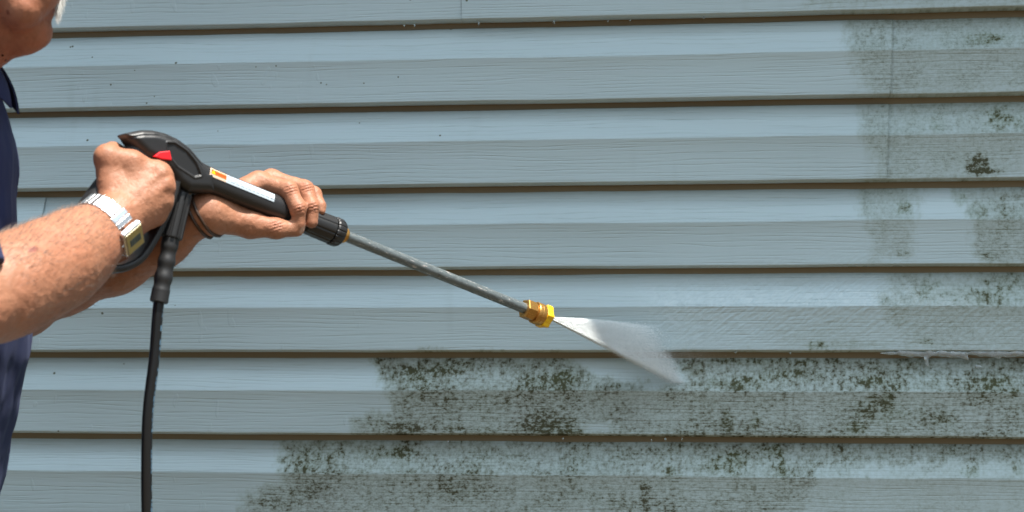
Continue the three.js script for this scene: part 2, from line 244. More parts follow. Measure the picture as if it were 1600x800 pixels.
{
  const box = (x0, x1, y0, y1, z0, z1) => new THREE.BoxGeometry(x1 - x0, y1 - y0, z1 - z0).translate((x0 + x1) / 2, (y0 + y1) / 2, (z0 + z1) / 2);
  const trim = std([0.62, 0.62, 0.6], 0.5), conc = std([0.32, 0.31, 0.29], 0.9), shing = std([0.09, 0.085, 0.08], 0.95);
  part('sheathing', box(-3.6, 3.4, 0.02, 2.596, -0.2, -0.001), std([0.24, 0.205, 0.14], 0.9), house);
  part('foundation', box(-3.62, 3.42, -0.05, LIP4 - 10 * COURSE - 0.012, -0.18, 0.012), conc, house);
  for (const s of [-3.6, 3.4]) part('corner_trim', box(s - 0.05, s + 0.05, 0.05, 2.594, -0.21, 0.02), trim, house);
  const roof = part('roof', (() => { const sh = new THREE.Shape(); sh.moveTo(0.42, 2.66); sh.lineTo(0.42, 2.72); sh.lineTo(-3, 4.3); sh.lineTo(-6.2, 2.72); sh.lineTo(-6.2, 2.66); sh.closePath(); return new THREE.ExtrudeGeometry(sh, { depth: 7.8, bevelEnabled: false }).rotateY(-Math.PI / 2).translate(3.8, 0, 0); })(), shing, house);
  part('soffit', box(-3.9, 3.7, 2.6, 2.62, -0.3, 0.385), trim, roof); part('fascia', box(-3.9, 3.7, 2.585, 2.70, 0.385, 0.405), trim, roof);
  part('back_wall', box(-3.6, 3.4, 0, 2.6, -5.9, -5.75), trim, house); for (const s of [-3.6, 3.3]) part('side_wall', box(s, s + 0.1, 0, 2.6, -5.75, -0.2), trim, house);
}


// ───────────────────────── soft solids: smooth unions of tapered limbs, meshed by surface nets ─────────────────────────
const smin = (a, b, k) => { const h = Math.max(k - Math.abs(a - b), 0) / k; return Math.min(a, b) - h * h * k * 0.25; };
const cone = (a, b, ra, rb, n, s = 1) => ({ a, b, ra, rb, n, s, bx: b.x - a.x, by: b.y - a.y, bz: b.z - a.z, l2: Math.max(1e-12, a.distanceToSquared(b)) });
const ell = (c, X, Y, Z, r) => ({ c, X, Y, Z, r, m: Math.min(...r) });
function primD(p, x, y, z) {
  if (p.c) {
    const dx = x - p.c.x, dy = y - p.c.y, dz = z - p.c.z, a = (dx * p.X.x + dy * p.X.y + dz * p.X.z) / p.r[0], b = (dx * p.Y.x + dy * p.Y.y + dz * p.Y.z) / p.r[1], c = (dx * p.Z.x + dy * p.Z.y + dz * p.Z.z) / p.r[2];
    return (Math.sqrt(a * a + b * b + c * c) - 1) * p.m;
  }
  let dx = x - p.a.x, dy = y - p.a.y, dz = z - p.a.z; const t = Math.min(1, Math.max(0, (dx * p.bx + dy * p.by + dz * p.bz) / p.l2));
  dx -= p.bx * t; dy -= p.by * t; dz -= p.bz * t;
  let q = dx * dx + dy * dy + dz * dz;
  if (p.n) { const e = dx * p.n.x + dy * p.n.y + dz * p.n.z; q += e * e * (p.s * p.s - 1); }
  return Math.sqrt(q) - (p.ra + (p.rb - p.ra) * t);
}
class Soft {
  constructor() { this.groups = []; this.detail = null; this.cut = null; }
  add(subs, k, ks = 0.02, kb = 0.0015) { this.groups.push({ subs, k, ks, kb }); return this; }
  near(x, y, z, R) {
    const out = []; for (const g of this.groups) { const subs = []; for (const s of g.subs) { const l = s.filter((p) => { const d = primD(p, x, y, z); return (d > 0 && p.n && p.s > 1 ? d / p.s : d) < R + 0.03; }); if (l.length) subs.push(l); } if (subs.length) out.push({ ...g, subs }); } return out;
  }
  d(L, x, y, z) {
    let d = 1e3;
    for (const g of L) { let e = 1e3; for (const s of g.subs) { let f = 1e3; for (const p of s) f = smin(f, primD(p, x, y, z), g.ks); e = smin(e, f, g.kb); } d = smin(d, e, g.k); }
    if (this.detail && d < 0.03 && d > -0.03) d += this.detail(x, y, z);
    if (this.cut) d = Math.max(d, this.cut(x, y, z));
    return d;
  }
  mesh(cell, color) {
    const B = 12, pos = [], nor = [], col = [], idx = [], key = new Map(), K = (i, j, k) => ((i + 4096) * 8192 + (j + 4096)) * 8192 + (k + 4096), edges = [];
    const lo = [1e9, 1e9, 1e9], hi = [-1e9, -1e9, -1e9];
    for (const g of this.groups) for (const s of g.subs) for (const p of s) { const pts = p.c ? [[p.c, Math.max(...p.r)]] : [[p.a, p.ra], [p.b, p.rb]]; for (const [q, r] of pts) [q.x, q.y, q.z].forEach((c, i) => { const e = r / (p.n && p.s < 1 ? p.s : 1) + 0.02; lo[i] = Math.min(lo[i], c - e); hi[i] = Math.max(hi[i], c + e); }); }
    const b0 = lo.map((c) => Math.floor(c / (cell * B))), b1 = hi.map((c) => Math.ceil(c / (cell * B))), half = cell * B * 0.5, R = half * 1.75, S = B + 1, f = new Float32Array(S * S * S);
    for (let bx = b0[0]; bx <= b1[0]; bx++) for (let by = b0[1]; by <= b1[1]; by++) for (let bz = b0[2]; bz <= b1[2]; bz++) {
      const cx = (bx * B) * cell + half, cy = (by * B) * cell + half, cz = (bz * B) * cell + half, L = this.near(cx, cy, cz, R + 0.01);
      if (!L.length) continue;
      const dc = this.d(L, cx, cy, cz); if (dc > R + 0.012 || dc < -R - 0.012) continue;
      let any = false; const i0 = bx * B, j0 = by * B, k0 = bz * B; let mn = 1e9, mx = -1e9;
      for (let i = 0; i < S; i++) for (let j = 0; j < S; j++) for (let k = 0; k < S; k++) { const v = this.d(L, (i0 + i) * cell, (j0 + j) * cell, (k0 + k) * cell); f[(i * S + j) * S + k] = v; if (v < mn) mn = v; if (v > mx) mx = v; }
      if (mn > 0 || mx < 0) continue;
      for (let i = 0; i < B; i++) for (let j = 0; j < B; j++) for (let k = 0; k < B; k++) {
        const o = (i * S + j) * S + k, v = [f[o], f[o + S * S], f[o + S], f[o + S * S + S], f[o + 1], f[o + S * S + 1], f[o + S + 1], f[o + S * S + S + 1]];
        let m = 0; for (let q = 0; q < 8; q++) if (v[q] < 0) m |= 1 << q;
        const s0 = v[0] < 0;
        if (s0 !== v[1] < 0) edges.push(0, i0 + i, j0 + j, k0 + k, s0 ? 1 : 0);
        if (s0 !== v[2] < 0) edges.push(1, i0 + i, j0 + j, k0 + k, s0 ? 1 : 0);
        if (s0 !== v[4] < 0) edges.push(2, i0 + i, j0 + j, k0 + k, s0 ? 1 : 0);
        if (m === 0 || m === 255) continue;
        let sx = 0, sy = 0, sz = 0, n = 0;
        for (const [a, b] of CUBE) if (v[a] < 0 !== v[b] < 0) { const t = v[a] / (v[a] - v[b]); sx += (a & 1) + ((b & 1) - (a & 1)) * t; sy += ((a >> 1) & 1) + (((b >> 1) & 1) - ((a >> 1) & 1)) * t; sz += (a >> 2) + ((b >> 2) - (a >> 2)) * t; n++; }
        const x = (i0 + i + sx / n) * cell, y = (j0 + j + sy / n) * cell, z = (k0 + k + sz / n) * cell, e = cell * 0.45;
        let gx = this.d(L, x + e, y, z) - this.d(L, x - e, y, z), gy = this.d(L, x, y + e, z) - this.d(L, x, y - e, z), gz = this.d(L, x, y, z + e) - this.d(L, x, y, z - e); const gl = Math.hypot(gx, gy, gz) || 1;
        key.set(K(i0 + i, j0 + j, k0 + k), pos.length / 3); pos.push(x, y, z); nor.push(gx / gl, gy / gl, gz / gl); if (color) col.push(...color(x, y, z, gx / gl, gy / gl, gz / gl));
      }
    }
    for (let q = 0; q < edges.length; q += 5) {
      const ax = edges[q], i = edges[q + 1], j = edges[q + 2], k = edges[q + 3], inn = edges[q + 4];
      const c = ax === 0 ? [K(i, j - 1, k - 1), K(i, j, k - 1), K(i, j, k), K(i, j - 1, k)] : ax === 1 ? [K(i - 1, j, k - 1), K(i - 1, j, k), K(i, j, k), K(i, j, k - 1)] : [K(i - 1, j - 1, k), K(i, j - 1, k), K(i, j, k), K(i - 1, j, k)];
      const w = c.map((n) => key.get(n)); if (w.some((n) => n === undefined)) continue;
      if (inn) idx.push(w[0], w[1], w[2], w[0], w[2], w[3]); else idx.push(w[0], w[2], w[1], w[0], w[3], w[2]);
    }
    return geoFrom(pos, idx, { normal: nor, color: color ? col : undefined });
  }
}
const CUBE = [[0, 1], [2, 3], [4, 5], [6, 7], [0, 2], [1, 3], [4, 6], [5, 7], [0, 4], [1, 5], [2, 6], [3, 7]];

// ───────────────────────── frame of the gun: it lies in an upright plane that turns towards the wall ─────────────────────────
const AX0 = at(300, 271.5, 0.50), AX1 = at(862, 499, 0.16);
const AXD = AX1.clone().sub(AX0).normalize(), GH = V(AXD.x, 0, AXD.z).normalize(), GN = V(-GH.z, 0, GH.x);          // along, and sideways towards the camera
const G = (u, v, off = 0) => { const r = ray(u, v), o = AX0.clone().addScaledVector(GN, off); return r.multiplyScalar(o.sub(EYE).dot(GN) / r.dot(GN)).add(EYE); };
const axAt = (u, off = 0) => G(u, 367 + 0.405 * (u - 536), off);
const onAx = (u) => { const p = axAt(u); return AX0.clone().addScaledVector(AXD, p.sub(AX0).dot(AXD)); };


// ───────────────────────── the man ─────────────────────────
const man = thing('person', 'man in navy polo shirt at left holding the pressure washer gun', 'person', (() => { const p = at(-230, 800, 0.6); p.y = 0; return p; })());
const J = (u, v, z, r) => { const p = at(u, v, z); return { p, r: metre(p, r) }; }, JG = (u, v, off, r) => { const p = G(u, v, off); return { p, r: metre(p, r) }; };
const limb = (list, n, s) => list.slice(1).map((b, i) => cone(list[i].p, b.p, list[i].r, b.r, n, s));
// head frame
const hy = 42 * Math.PI / 180, hp = 10 * Math.PI / 180, F0 = V(Math.cos(hy), 0, -Math.sin(hy)), HF = F0.clone().multiplyScalar(Math.cos(hp)).addScaledVector(V(0, 1, 0), -Math.sin(hp)), HU = V(0, 1, 0).multiplyScalar(Math.cos(hp)).addScaledVector(F0, Math.sin(hp)), HR = HF.clone().cross(HU);
const chinW = at(57, 60, 0.60), HO = chinW.clone().addScaledVector(HF, -0.085).addScaledVector(HU, 0.112);
const H = (f, u, r) => HO.clone().addScaledVector(HF, f).addScaledVector(HU, u).addScaledVector(HR, r);
const shR = at(-215, 150, 0.78), shL = at(-190, 180, 0.42), neckB = at(-130, 130, 0.61);
const elbowR = J(-75, 492, 0.80, 62), wristR = JG(172, 349, 0.030, 36), wristL = JG(318, 334, -0.012, 29), elbowL = J(30, 470, 0.40, 50);
const zR = wristR.p.z, zL = wristL.p.z, mixz = (a, b, t) => a + (b - a) * t;
const rFore = [elbowR, J(0, 455, mixz(zR, 0.80, 0.70), 68), J(47, 431, mixz(zR, 0.80, 0.5), 67), J(94, 408, mixz(zR, 0.80, 0.31), 62), J(130, 382, mixz(zR, 0.80, 0.16), 49), wristR];
const lFore = [elbowL, J(100, 440, 0.43, 44), J(180, 410, 0.445, 42), J(250, 375, mixz(zL, 0.43, 0.3), 37), wristL];
const rMC = [[JG(185, 316, 0.028, 18), JG(247, 272, 0.026, 16)], [JG(190, 331, 0.033, 18), JG(254, 291, 0.030, 16)], [JG(196, 345, 0.032, 18), JG(251, 315, 0.027, 16)], [JG(202, 355, 0.025, 17), JG(240, 337, 0.020, 15)]];
const bend = (m, k, r) => { const a = m.p, b = a.clone().addScaledVector(GN, -0.040 + k * 0.002).addScaledVector(GH, 0.006).add(V(0, -0.004, 0)), c = b.clone().addScaledVector(GN, -0.016).addScaledVector(GH, -0.020).add(V(0, -0.004, 0)), d = c.clone().addScaledVector(GH, -0.020).addScaledVector(GN, 0.005); return limb([{ p: a, r: m.r }, { p: b, r: r }, { p: c, r: r * 0.92 }, { p: d, r: r * 0.8 }]); };
const rFingers = rMC.map((m, i) => bend(m[1], i, [0.0100, 0.0102, 0.0098, 0.0086][i]));
const rThumb = limb([JG(176, 322, 0.020, 22), JG(167, 246, 0.008, 18.5), { p: G(176, 238, -0.016), r: 0.0108 }, { p: G(202, 246, -0.030), r: 0.0092 }]);
const rWeb = limb([JG(170, 247, 0.012, 18), JG(206, 255, 0.018, 18), JG(247, 271, 0.024, 15)]).concat([cone(G(190, 290, 0.018), G(205, 275, 0.02), 0.013, 0.013)]);
const lMC = [[JG(330, 325, -0.016, 25), JG(404, 284, -0.021, 15)], [JG(335, 325, -0.022, 24), JG(424, 279, -0.029, 14)], [JG(335, 330, -0.028, 22), JG(440, 286, -0.035, 13)], [JG(335, 335, -0.03, 20), JG(452, 298, -0.038, 12)]];
const lFingers = [
  [lMC[0][1], JG(451, 297, 0.008, 14.5), JG(466, 325, 0.0215, 12.5), JG(467, 346, 0.0205, 10.5)],
  [lMC[1][1], JG(477, 296, 0.003, 13.5), JG(487, 322, 0.0195, 11.5), JG(487, 347, 0.0205, 10)],
  [lMC[2][1], JG(490, 303, -0.006, 12), JG(500, 322, 0.006, 9), JG(502, 330, 0.010, 7)],
  [lMC[3][1], JG(490, 316, -0.022, 11), JG(496, 334, -0.018, 9), JG(492, 346, -0.012, 8)],
].map((l) => limb(l));
const lThumb = limb([JG(332, 338, -0.010, 25), JG(392, 351, -0.004, 20.5), JG(432, 357, 0.010, 14.5), JG(463, 358, 0.0165, 12.5)]);
const lPalm = limb([JG(330, 333, -0.016, 26), JG(400, 318, -0.030, 22)]);

const body = new Soft();
body.add([[
  ell(H(-0.012, 0.035, 0), HF, HU, HR, [0.098, 0.100, 0.077]), ell(H(0.030, -0.030, 0), HF, HU, HR, [0.066, 0.088, 0.062]),
  cone(H(-0.005, -0.062, 0.050), H(0.070, -0.104, 0.014), 0.020, 0.018), cone(H(-0.005, -0.062, -0.050), H(0.070, -0.104, -0.014), 0.020, 0.018),
  cone(H(0.042, -0.028, 0.042), H(0.060, -0.072, 0.036), 0.029, 0.021), cone(H(0.042, -0.028, -0.042), H(0.060, -0.072, -0.036), 0.029, 0.021),
  cone(at(32, 60, 0.615), at(-20, 74, 0.615), 0.017, 0.021), cone(at(-20, 74, 0.615), neckB.clone().add(V(0.01, 0.03, 0.02)), 0.021, 0.06),
  cone(H(0.082, -0.108, 0.006), H(0.082, -0.108, -0.006), 0.0165, 0.0165), cone(H(0.02, -0.105, 0), H(0.064, -0.112, 0), 0.03, 0.02),
  cone(H(0.085, 0.012, 0), H(0.112, -0.030, 0), 0.008, 0.0125), cone(H(0.096, -0.034, 0.011), H(0.096, -0.034, -0.011), 0.008, 0.008),
  cone(H(0.086, -0.068, 0.018), H(0.086, -0.068, -0.018), 0.010, 0.010), cone(H(0.084, -0.08, 0.014), H(0.084, -0.08, -0.014), 0.009, 0.009),
  cone(H(0.078, 0.030, 0.016), H(0.066, 0.030, 0.042), 0.012, 0.010), cone(H(0.078, 0.030, -0.016), H(0.066, 0.030, -0.042), 0.012, 0.010),
  cone(H(-0.025, -0.05, 0), neckB, 0.058, 0.066),
]], 0.01, 0.014);
for (const s of [1, -1]) body.add([[cone(H(0.048, -0.030, s * 0.045), H(0.060, -0.066, s * 0.038), 0.032, 0.024), cone(H(0.060, -0.066, s * 0.038), H(0.050, -0.095, s * 0.043), 0.025, 0.021)]], 0.014, 0.012);
for (const s of [1, -1]) body.add([[ell(H(-0.018, -0.008, s * 0.078), HF.clone().addScaledVector(HR, -s * 0.35).normalize(), HU, HR.clone().addScaledVector(HF, s * 0.35).normalize(), [0.019, 0.032, 0.007])]], 0.008);
body.add([[cone(neckB, at(-170, 420, 0.6), 0.055, 0.07), cone(neckB, shR, 0.045, 0.05), cone(neckB, shL, 0.045, 0.05)]], 0.05, 0.04);
body.add([[cone(shR, elbowR.p, 0.052, elbowR.r * 0.98)], limb(rFore)].map((x) => x), 0.03, 0.03, 0.03);
body.add([[cone(shL, elbowL.p, 0.050, elbowL.r), ...limb(lFore)]], 0.03, 0.03);
body.add([rMC.flatMap((m) => limb(m))], 0.016, 0.020);
body.add([limb([wristR, rMC[1][0]]), rWeb], 0.012, 0.01, 0.01);
body.add(rFingers, 0.007, 0.005, 0.0015);
body.add([rThumb], 0.009, 0.006);
body.add([[...lMC.flatMap((m) => limb(m)), ...lPalm]], 0.02, 0.010);
body.add([lThumb], 0.010, 0.007);
body.add(lFingers, 0.006, 0.0045, 0.0005);
// veins and tendons raised under the skin
const vein = (pts, r) => body.add([limb(pts.map(([u, v, z]) => ({ p: at(u, v, z), r: r * 1.15 })))], 0.0055, 0.004);
const surfR = (t) => mixz(zR, 0.80, t);
vein([[10, 500, surfR(0.7) + 0.022], [50, 478, surfR(0.5) + 0.026], [95, 455, surfR(0.31) + 0.024], [135, 420, surfR(0.16) + 0.019]], 0.0030);
vein([[40, 405, surfR(0.5) + 0.034], [80, 392, surfR(0.33) + 0.0345], [118, 366, surfR(0.2) + 0.031]], 0.0022);
for (const m of rMC.slice(0, 3)) { const a = m[0].p.clone().addScaledVector(GN, m[0].r * 0.93), b = m[1].p.clone().addScaledVector(GN, m[1].r * 0.95); body.add([[cone(a, b, 0.0014, 0.0022)]], 0.006); }
for (const m of rMC) body.add([[cone(m[1].p.clone().addScaledVector(GN, m[1].r * 0.45), m[1].p.clone().addScaledVector(GN, m[1].r * 0.4).addScaledVector(GH, 0.002), m[1].r * 0.72, m[1].r * 0.7)]], 0.006);
const foldA = [G(395, 290, 0), G(403, 296, 0)], knuckles = [[G(455, 296, 0.018), 0.006], [G(468, 326, 0.03), 0.005], [G(481, 295, 0.014), 0.006], [G(490, 324, 0.028), 0.005], [G(433, 351, 0.022), 0.007]];
body.detail = (x, y, z) => {
  let d = 0.0007 * noise(x * 42, y * 42, z * 42) + 0.00036 * noise(x * 130, y * 130, z * 130) + 0.0002 * noise(x * 300, y * 300, z * 300);
  for (const [k, r] of knuckles) { const q = Math.hypot(x - k.x, y - k.y, z - k.z); if (q < r * 1.6) d += 0.0010 * Math.cos(((x - k.x) * 0.35 - (y - k.y)) * 1700) * (1 - q / (r * 1.6)); }
  return d;
};
const nails = [[G(472, 359, 0.024), 0.0046], [G(488, 350, 0.0305), 0.0042]];
const mole1 = at(76, 393, surfR(0.36) + 0.035), mole2 = at(22, 24, 0.655);
const skin = (x, y, z, nx, ny, nz) => {
  const a = noise(x * 28, y * 28, z * 28), b = noise(x * 110, y * 110, z * 110), c = noise(x * 260, y * 260, z * 260), head = y > 1.46 && x < -0.3;
  let r = 0.335, g = 0.153, l = 0.087;
  const red = clamp(0.35 + 0.6 * a + 0.25 * b) * (head ? 0.9 : 0.55) + (head ? 0.25 : 0);
  r *= 1 - 0.02 * red; g *= 1 - 0.24 * red; l *= 1 - 0.30 * red;
  const st = noise((x * 0.8 + y * 0.5 - z * 0.3) * 45, (y * 0.8 - x * 0.5) * 210, z * 120), k = 1 + 0.05 * b + 0.09 * c + 0.09 * st; r *= k; g *= k; l *= k;
  const arm = sstep(-0.42, -0.55, x) * (head ? 0 : 1); r *= 1 - 0.05 * arm; g *= 1 - 0.1 * arm; l *= 1 - 0.18 * arm;     // tanned towards the elbow
  if (Math.hypot(x - mole1.x, y - mole1.y) < 0.0032 && z > mole1.z - 0.02) { r *= 0.75; g *= 0.55; l *= 0.7; }
  if (Math.hypot(x - mole2.x, y - mole2.y) < 0.0024 && head && nz > 0.3) { r *= 0.55; g *= 0.42; l *= 0.42; }
  for (const [q, w] of knuckles) { const e = 1 - clamp(Math.hypot(x - q.x, y - q.y, z - q.z) / (w * 2.2)); if (e > 0) { g *= 1 - 0.16 * e; l *= 1 - 0.18 * e; } }
  for (const [n, q] of nails) if (Math.hypot(x - n.x, y - n.y, z - n.z) < q) { r = 0.47; g = 0.28; l = 0.20; }
  return [r, g, l];
};
const skinBump = tex(512, 512, (i, j) => { const x = i / 512, y = j / 512, q = (a, b, s) => Math.abs(noise2(x * a, y * b, s)); let h = 0.5 + 0.9 * Math.min(q(24, 40, 1), q(36, 24, 2)) + 0.4 * noise2(x * 90, y * 90, 3); h *= 130; h = clamp(h, 0, 255); return [h, h, h]; });
const skinMat = std([1, 1, 1], 0.5, { vertexColors: true, specularIntensity: 0.65, bumpMap: skinBump, bumpScale: 0.0006, sheen: 0.15, sheenColor: new THREE.Color(1, 0.9, 0.85), sheenRoughness: 0.6 });
const bodyGeo = body.mesh(0.0018, skin);
{ const P = bodyGeo.attributes.position, uv = new Float32Array(P.count * 2); for (let i = 0; i < P.count; i++) { const x = P.getX(i), y = P.getY(i), z = P.getZ(i); uv[i * 2] = (x * 0.84 + y * 0.5 + z * 0.45) / 0.07; uv[i * 2 + 1] = (y * 0.86 - x * 0.5 + z * 0.4) / 0.07; } bodyGeo.setAttribute('uv', new THREE.BufferAttribute(uv, 2)); }
const bodyMesh = part('body', bodyGeo, skinMat, man);

// hair: many fine tapered strands
function strands(list, mat, name, parent) {
  const pos = [], idx = [];
  for (const { p, d, l, r, c } of list) {
    const base = pos.length / 3, T = d.clone().normalize(), S = V(T.y, -T.x, 0.3).cross(T).normalize(), B = T.clone().cross(S);
    for (let k = 0; k < 3; k++) { const t = k / 2.6, q = p.clone().addScaledVector(T, l * t).addScaledVector(c, l * t * t), w = r * (1 - 0.85 * k / 2); for (let m = 0; m < 3; m++) { const a = m * 2.094, e = q.clone().addScaledVector(S, w * Math.cos(a)).addScaledVector(B, w * Math.sin(a)); pos.push(e.x, e.y, e.z); } }
    for (let k = 0; k < 2; k++) for (let m = 0; m < 3; m++) { const a = base + k * 3 + m, b = base + k * 3 + (m + 1) % 3; idx.push(a, b, a + 3, b, b + 3, a + 3); }
  }
  return part(name, geoFrom(pos, idx), mat, parent);
}
const white = std([0.78, 0.78, 0.75], 0.5), grey = std([0.17, 0.12, 0.09], 0.5);
{
  const r = rng(11), L = [];
  for (let i = 0; i < 1300; i++) {                       // moustache that runs down beside the mouth
    const t = r(), s = r() < 0.5 ? -1 : 1, lat = s * lerp(0.004, 0.032, t) , u = lerp(-0.044, -0.086, Math.pow(t, 1.2)) + (r() - 0.5) * 0.012, f = lerp(0.103, 0.090, t) - 0.002 + r() * 0.005;
    L.push({ p: H(f, u, lat), d: HU.clone().multiplyScalar(-1).addScaledVector(HF, 0.35 + 0.3 * r()).addScaledVector(HR, s * (0.15 + 0.4 * r())), l: 0.008 + 0.006 * r(), r: 0.00028, c: HU.clone().multiplyScalar(-0.3) });
  }
  for (const s of [-1, 1]) for (let i = 0; i < 90; i++) L.push({ p: H(0.084 - 0.0006 * i / 3, 0.036 + (r() - 0.5) * 0.008, s * (0.012 + i / 90 * 0.032)), d: HR.clone().multiplyScalar(s).addScaledVector(HF, 0.5), l: 0.011, r: 0.0003, c: HU.clone().multiplyScalar(0.1) });
  strands(L, white, 'facial_hair', man);
  const hair = new Soft(); hair.add([[ell(H(-0.020, 0.042, 0), HF, HU, HR, [0.099, 0.101, 0.0815])]], 0.01);
  hair.detail = (x, y, z) => 0.004 * noise(x * 60, y * 60, z * 60) + 0.002 * noise(x * 160, y * 60, z * 160);
  const cp = H(0.02, 0.02, 0), cn = HF.clone().multiplyScalar(1).addScaledVector(HU, -0.75).normalize(); hair.cut = (x, y, z) => (x - cp.x) * cn.x + (y - cp.y) * cn.y + (z - cp.z) * cn.z;
  part('hair', hair.mesh(0.004), white, man);
  for (const s of [-1, 1]) { const e = part('eye', new THREE.SphereGeometry(0.0118, 20, 14).translate(...H(0.073, 0.012, s * 0.031).toArray()), std([0.75, 0.73, 0.7], 0.2), man); part('iris', new THREE.SphereGeometry(0.0062, 14, 10).translate(...H(0.0795, 0.0115, s * 0.031).toArray()), std([0.05, 0.06, 0.07], 0.15), e); }
}
{
  // hair on the forearms, lying towards the hand
  const r = rng(23), P = bodyMesh.geometry.attributes.position, N = bodyMesh.geometry.attributes.normal, L = [];
  const ra = wristR.p.clone().sub(rFore[1].p).normalize(), la = wristL.p.clone().sub(lFore[1].p).normalize();
  for (let tries = 0; tries < 60000 && L.length < 7000; tries++) {
    const i = Math.floor(r() * P.count), p = V(P.getX(i), P.getY(i), P.getZ(i)), n = V(N.getX(i), N.getY(i), N.getZ(i));
    for (const [A, B, ax, w] of [[rFore[1].p, wristR.p, ra, 1], [lFore[1].p, wristL.p, la, 0.5]]) {
      const len = A.distanceTo(B), t = p.clone().sub(A).dot(ax) / len; if (t < -0.1 || t > 0.97) continue;
      if (p.clone().sub(A).addScaledVector(ax, -t * len).length() > 0.065) continue;
      const edge = clamp(0.25 + n.y * 0.8 + (n.y < -0.3 ? 0.6 : 0)); if (r() > edge * w) continue;
      L.push({ p, d: ax.clone().addScaledVector(n, 0.35 + 0.5 * r()).addScaledVector(V(0, -1, 0), 0.3 * (r() - 0.3)), l: 0.008 + 0.008 * r(), r: 0.00016, c: n.clone().multiplyScalar(-0.25) });
    }
  }
  tag(strands(L, grey, 'arm_hair', man), null, null, null, 'stuff');
}


// clothes
const navyTex = tex(256, 256, (i, j) => { const k = 0.82 + 0.18 * Math.sin(i * Math.PI / 2) * Math.sin(j * Math.PI / 2) + 0.1 * noise2(i / 9, j / 9); return [210 * k, 210 * k, 210 * k]; }, true); navyTex.repeat.set(1, 1);
const navy = std([0.013, 0.021, 0.075], 0.9, { sheen: 0.1, sheenColor: new THREE.Color(0.2, 0.25, 0.5), sheenRoughness: 0.6 });
const shirtC = [at(-165, 270, 0.6), at(-178, 520, 0.6), at(-226, 690, 0.6), at(-225, 860, 0.6)];
{
  const sh = new Soft(), zx = V(0, 0, 1), sc = 0.68, el = (r) => r;
  sh.add([[cone(shirtC[0], shirtC[1], 0.122, 0.130, zx, sc), cone(shirtC[1], shirtC[2], 0.130, 0.136, zx, 0.72), cone(shirtC[2], shirtC[3], 0.136, 0.125, zx, 0.75), cone(shR.clone().add(V(0.01, -0.03, -0.02)), shL.clone().add(V(0.01, -0.03, 0.02)), 0.075, 0.075), cone(shirtC[0], neckB.clone().add(V(0, -0.03, 0)), 0.10, 0.075)]], 0.03, 0.06);
  const eR = elbowR.p.clone().lerp(shR, 0.10), eL = elbowL.p.clone().lerp(shL, 0.42);
  sh.add([[cone(shR, eR, 0.072, 0.064)], [cone(shL, eL, 0.068, 0.062)]], 0.05, 0.02, 0.01);
  sh.detail = (x, y, z) => 0.0055 * noise(x * 9 + y * 5, y * 6 - x * 4, z * 9) + 0.0042 * noise(x * 26 + y * 9, y * 14 - x * 12, z * 22) + 0.0012 * noise(x * 60, y * 30, z * 60);
  // open sleeves: cut across just beyond the elbows, and a hollow for the arm
  const dR = elbowR.p.clone().sub(shR).normalize(), dL = elbowL.p.clone().sub(shL).normalize(), hollowR = cone(shR.clone().lerp(eR, 0.6), eR.clone().addScaledVector(dR, 0.2), 0.055, 0.060), hollowL = cone(shL.clone().lerp(eL, 0.6), eL.clone().addScaledVector(dL, 0.2), 0.052, 0.056), nb = neckB;
  const hem = 0.93;
  sh.cut = (x, y, z) => { const a = (x - eR.x) * dR.x + (y - eR.y) * dR.y + (z - eR.z) * dR.z, b = (x - eL.x) * dL.x + (y - eL.y) * dL.y + (z - eL.z) * dL.z;
    let c = hem - y; if (a > -0.12 && Math.hypot(x - eR.x, y - eR.y, z - eR.z) < 0.16 && primD(cone0R, x, y, z) < 0.1) c = Math.max(c, a - 0.004 * noise(x * 40, y * 40, z * 40), a > -0.08 ? -primD(hollowR, x, y, z) : -1); if (b > -0.12 && Math.hypot(x - eL.x, y - eL.y, z - eL.z) < 0.16) c = Math.max(c, b, b > -0.06 ? -primD(hollowL, x, y, z) : -1); return c; };
  const cone0R = cone(shR, eR, 0.03, 0.03);
  const shirt = part('shirt', sh.mesh(0.005), navy, man);
  // collar: a standing band that folds over and ends in two points
  const pos = [], idx = [], n = 60, m = 8, c0 = neckB.clone().add(V(-0.017, 0.070, 0.0)), fw = V(0.97, -0.1, -0.22).normalize(), sd = V(0, 1, 0).cross(fw).normalize();
  for (let side = 0; side < 2; side++) for (let i = 0; i <= n; i++) for (let k = 0; k <= m; k++) {
    const a = lerp(-2.95, 2.95, i / n), front = Math.pow(Math.abs(a) / 2.95, 6), t = k / m, drop = t * (0.045 + 0.030 * front), R = 0.080 + 0.022 * t + 0.010 * Math.sin(t * 3) - (side ? 0.0022 : 0);
    const b = a + Math.PI, p = c0.clone().addScaledVector(fw, -Math.cos(a) * R * 1.06 + 0.016 * t * front).addScaledVector(sd, -Math.sin(a) * R * (0.95 + 0.3 * t * front)).add(V(0, -drop + 0.004 * (Math.cos(a) > 0 ? 1 : 0) - 0.012 * (1 - Math.cos(a)) / 2, 0));
    pos.push(p.x, p.y, p.z);
  }
  const W = m + 1, O = (n + 1) * W;
  for (let i = 0; i < n; i++) for (let k = 0; k < m; k++) { const a = i * W + k, b = a + W; idx.push(a, a + 1, b, b, a + 1, b + 1, O + a, O + b, O + a + 1, O + b, O + b + 1, O + a + 1); }
  for (let i = 0; i < n; i++) { const a = i * W + m, b = a + W, c = i * W, d = c + W; idx.push(a, O + a, b, b, O + a, O + b, c, d, O + c, d, O + d, O + c); }
  for (const i of [0, n]) for (let k = 0; k < m; k++) { const a = i * W + k; idx.push(a, a + 1, O + a, a + 1, O + a + 1, O + a); }
  part('collar', geoFrom(pos, idx), navy, shirt);
  const hip = at(-240, 850, 0.6), tr = new Soft(), foot = [V(hip.x + 0.02, 0, 0.74), V(hip.x - 0.12, 0, 0.46)];
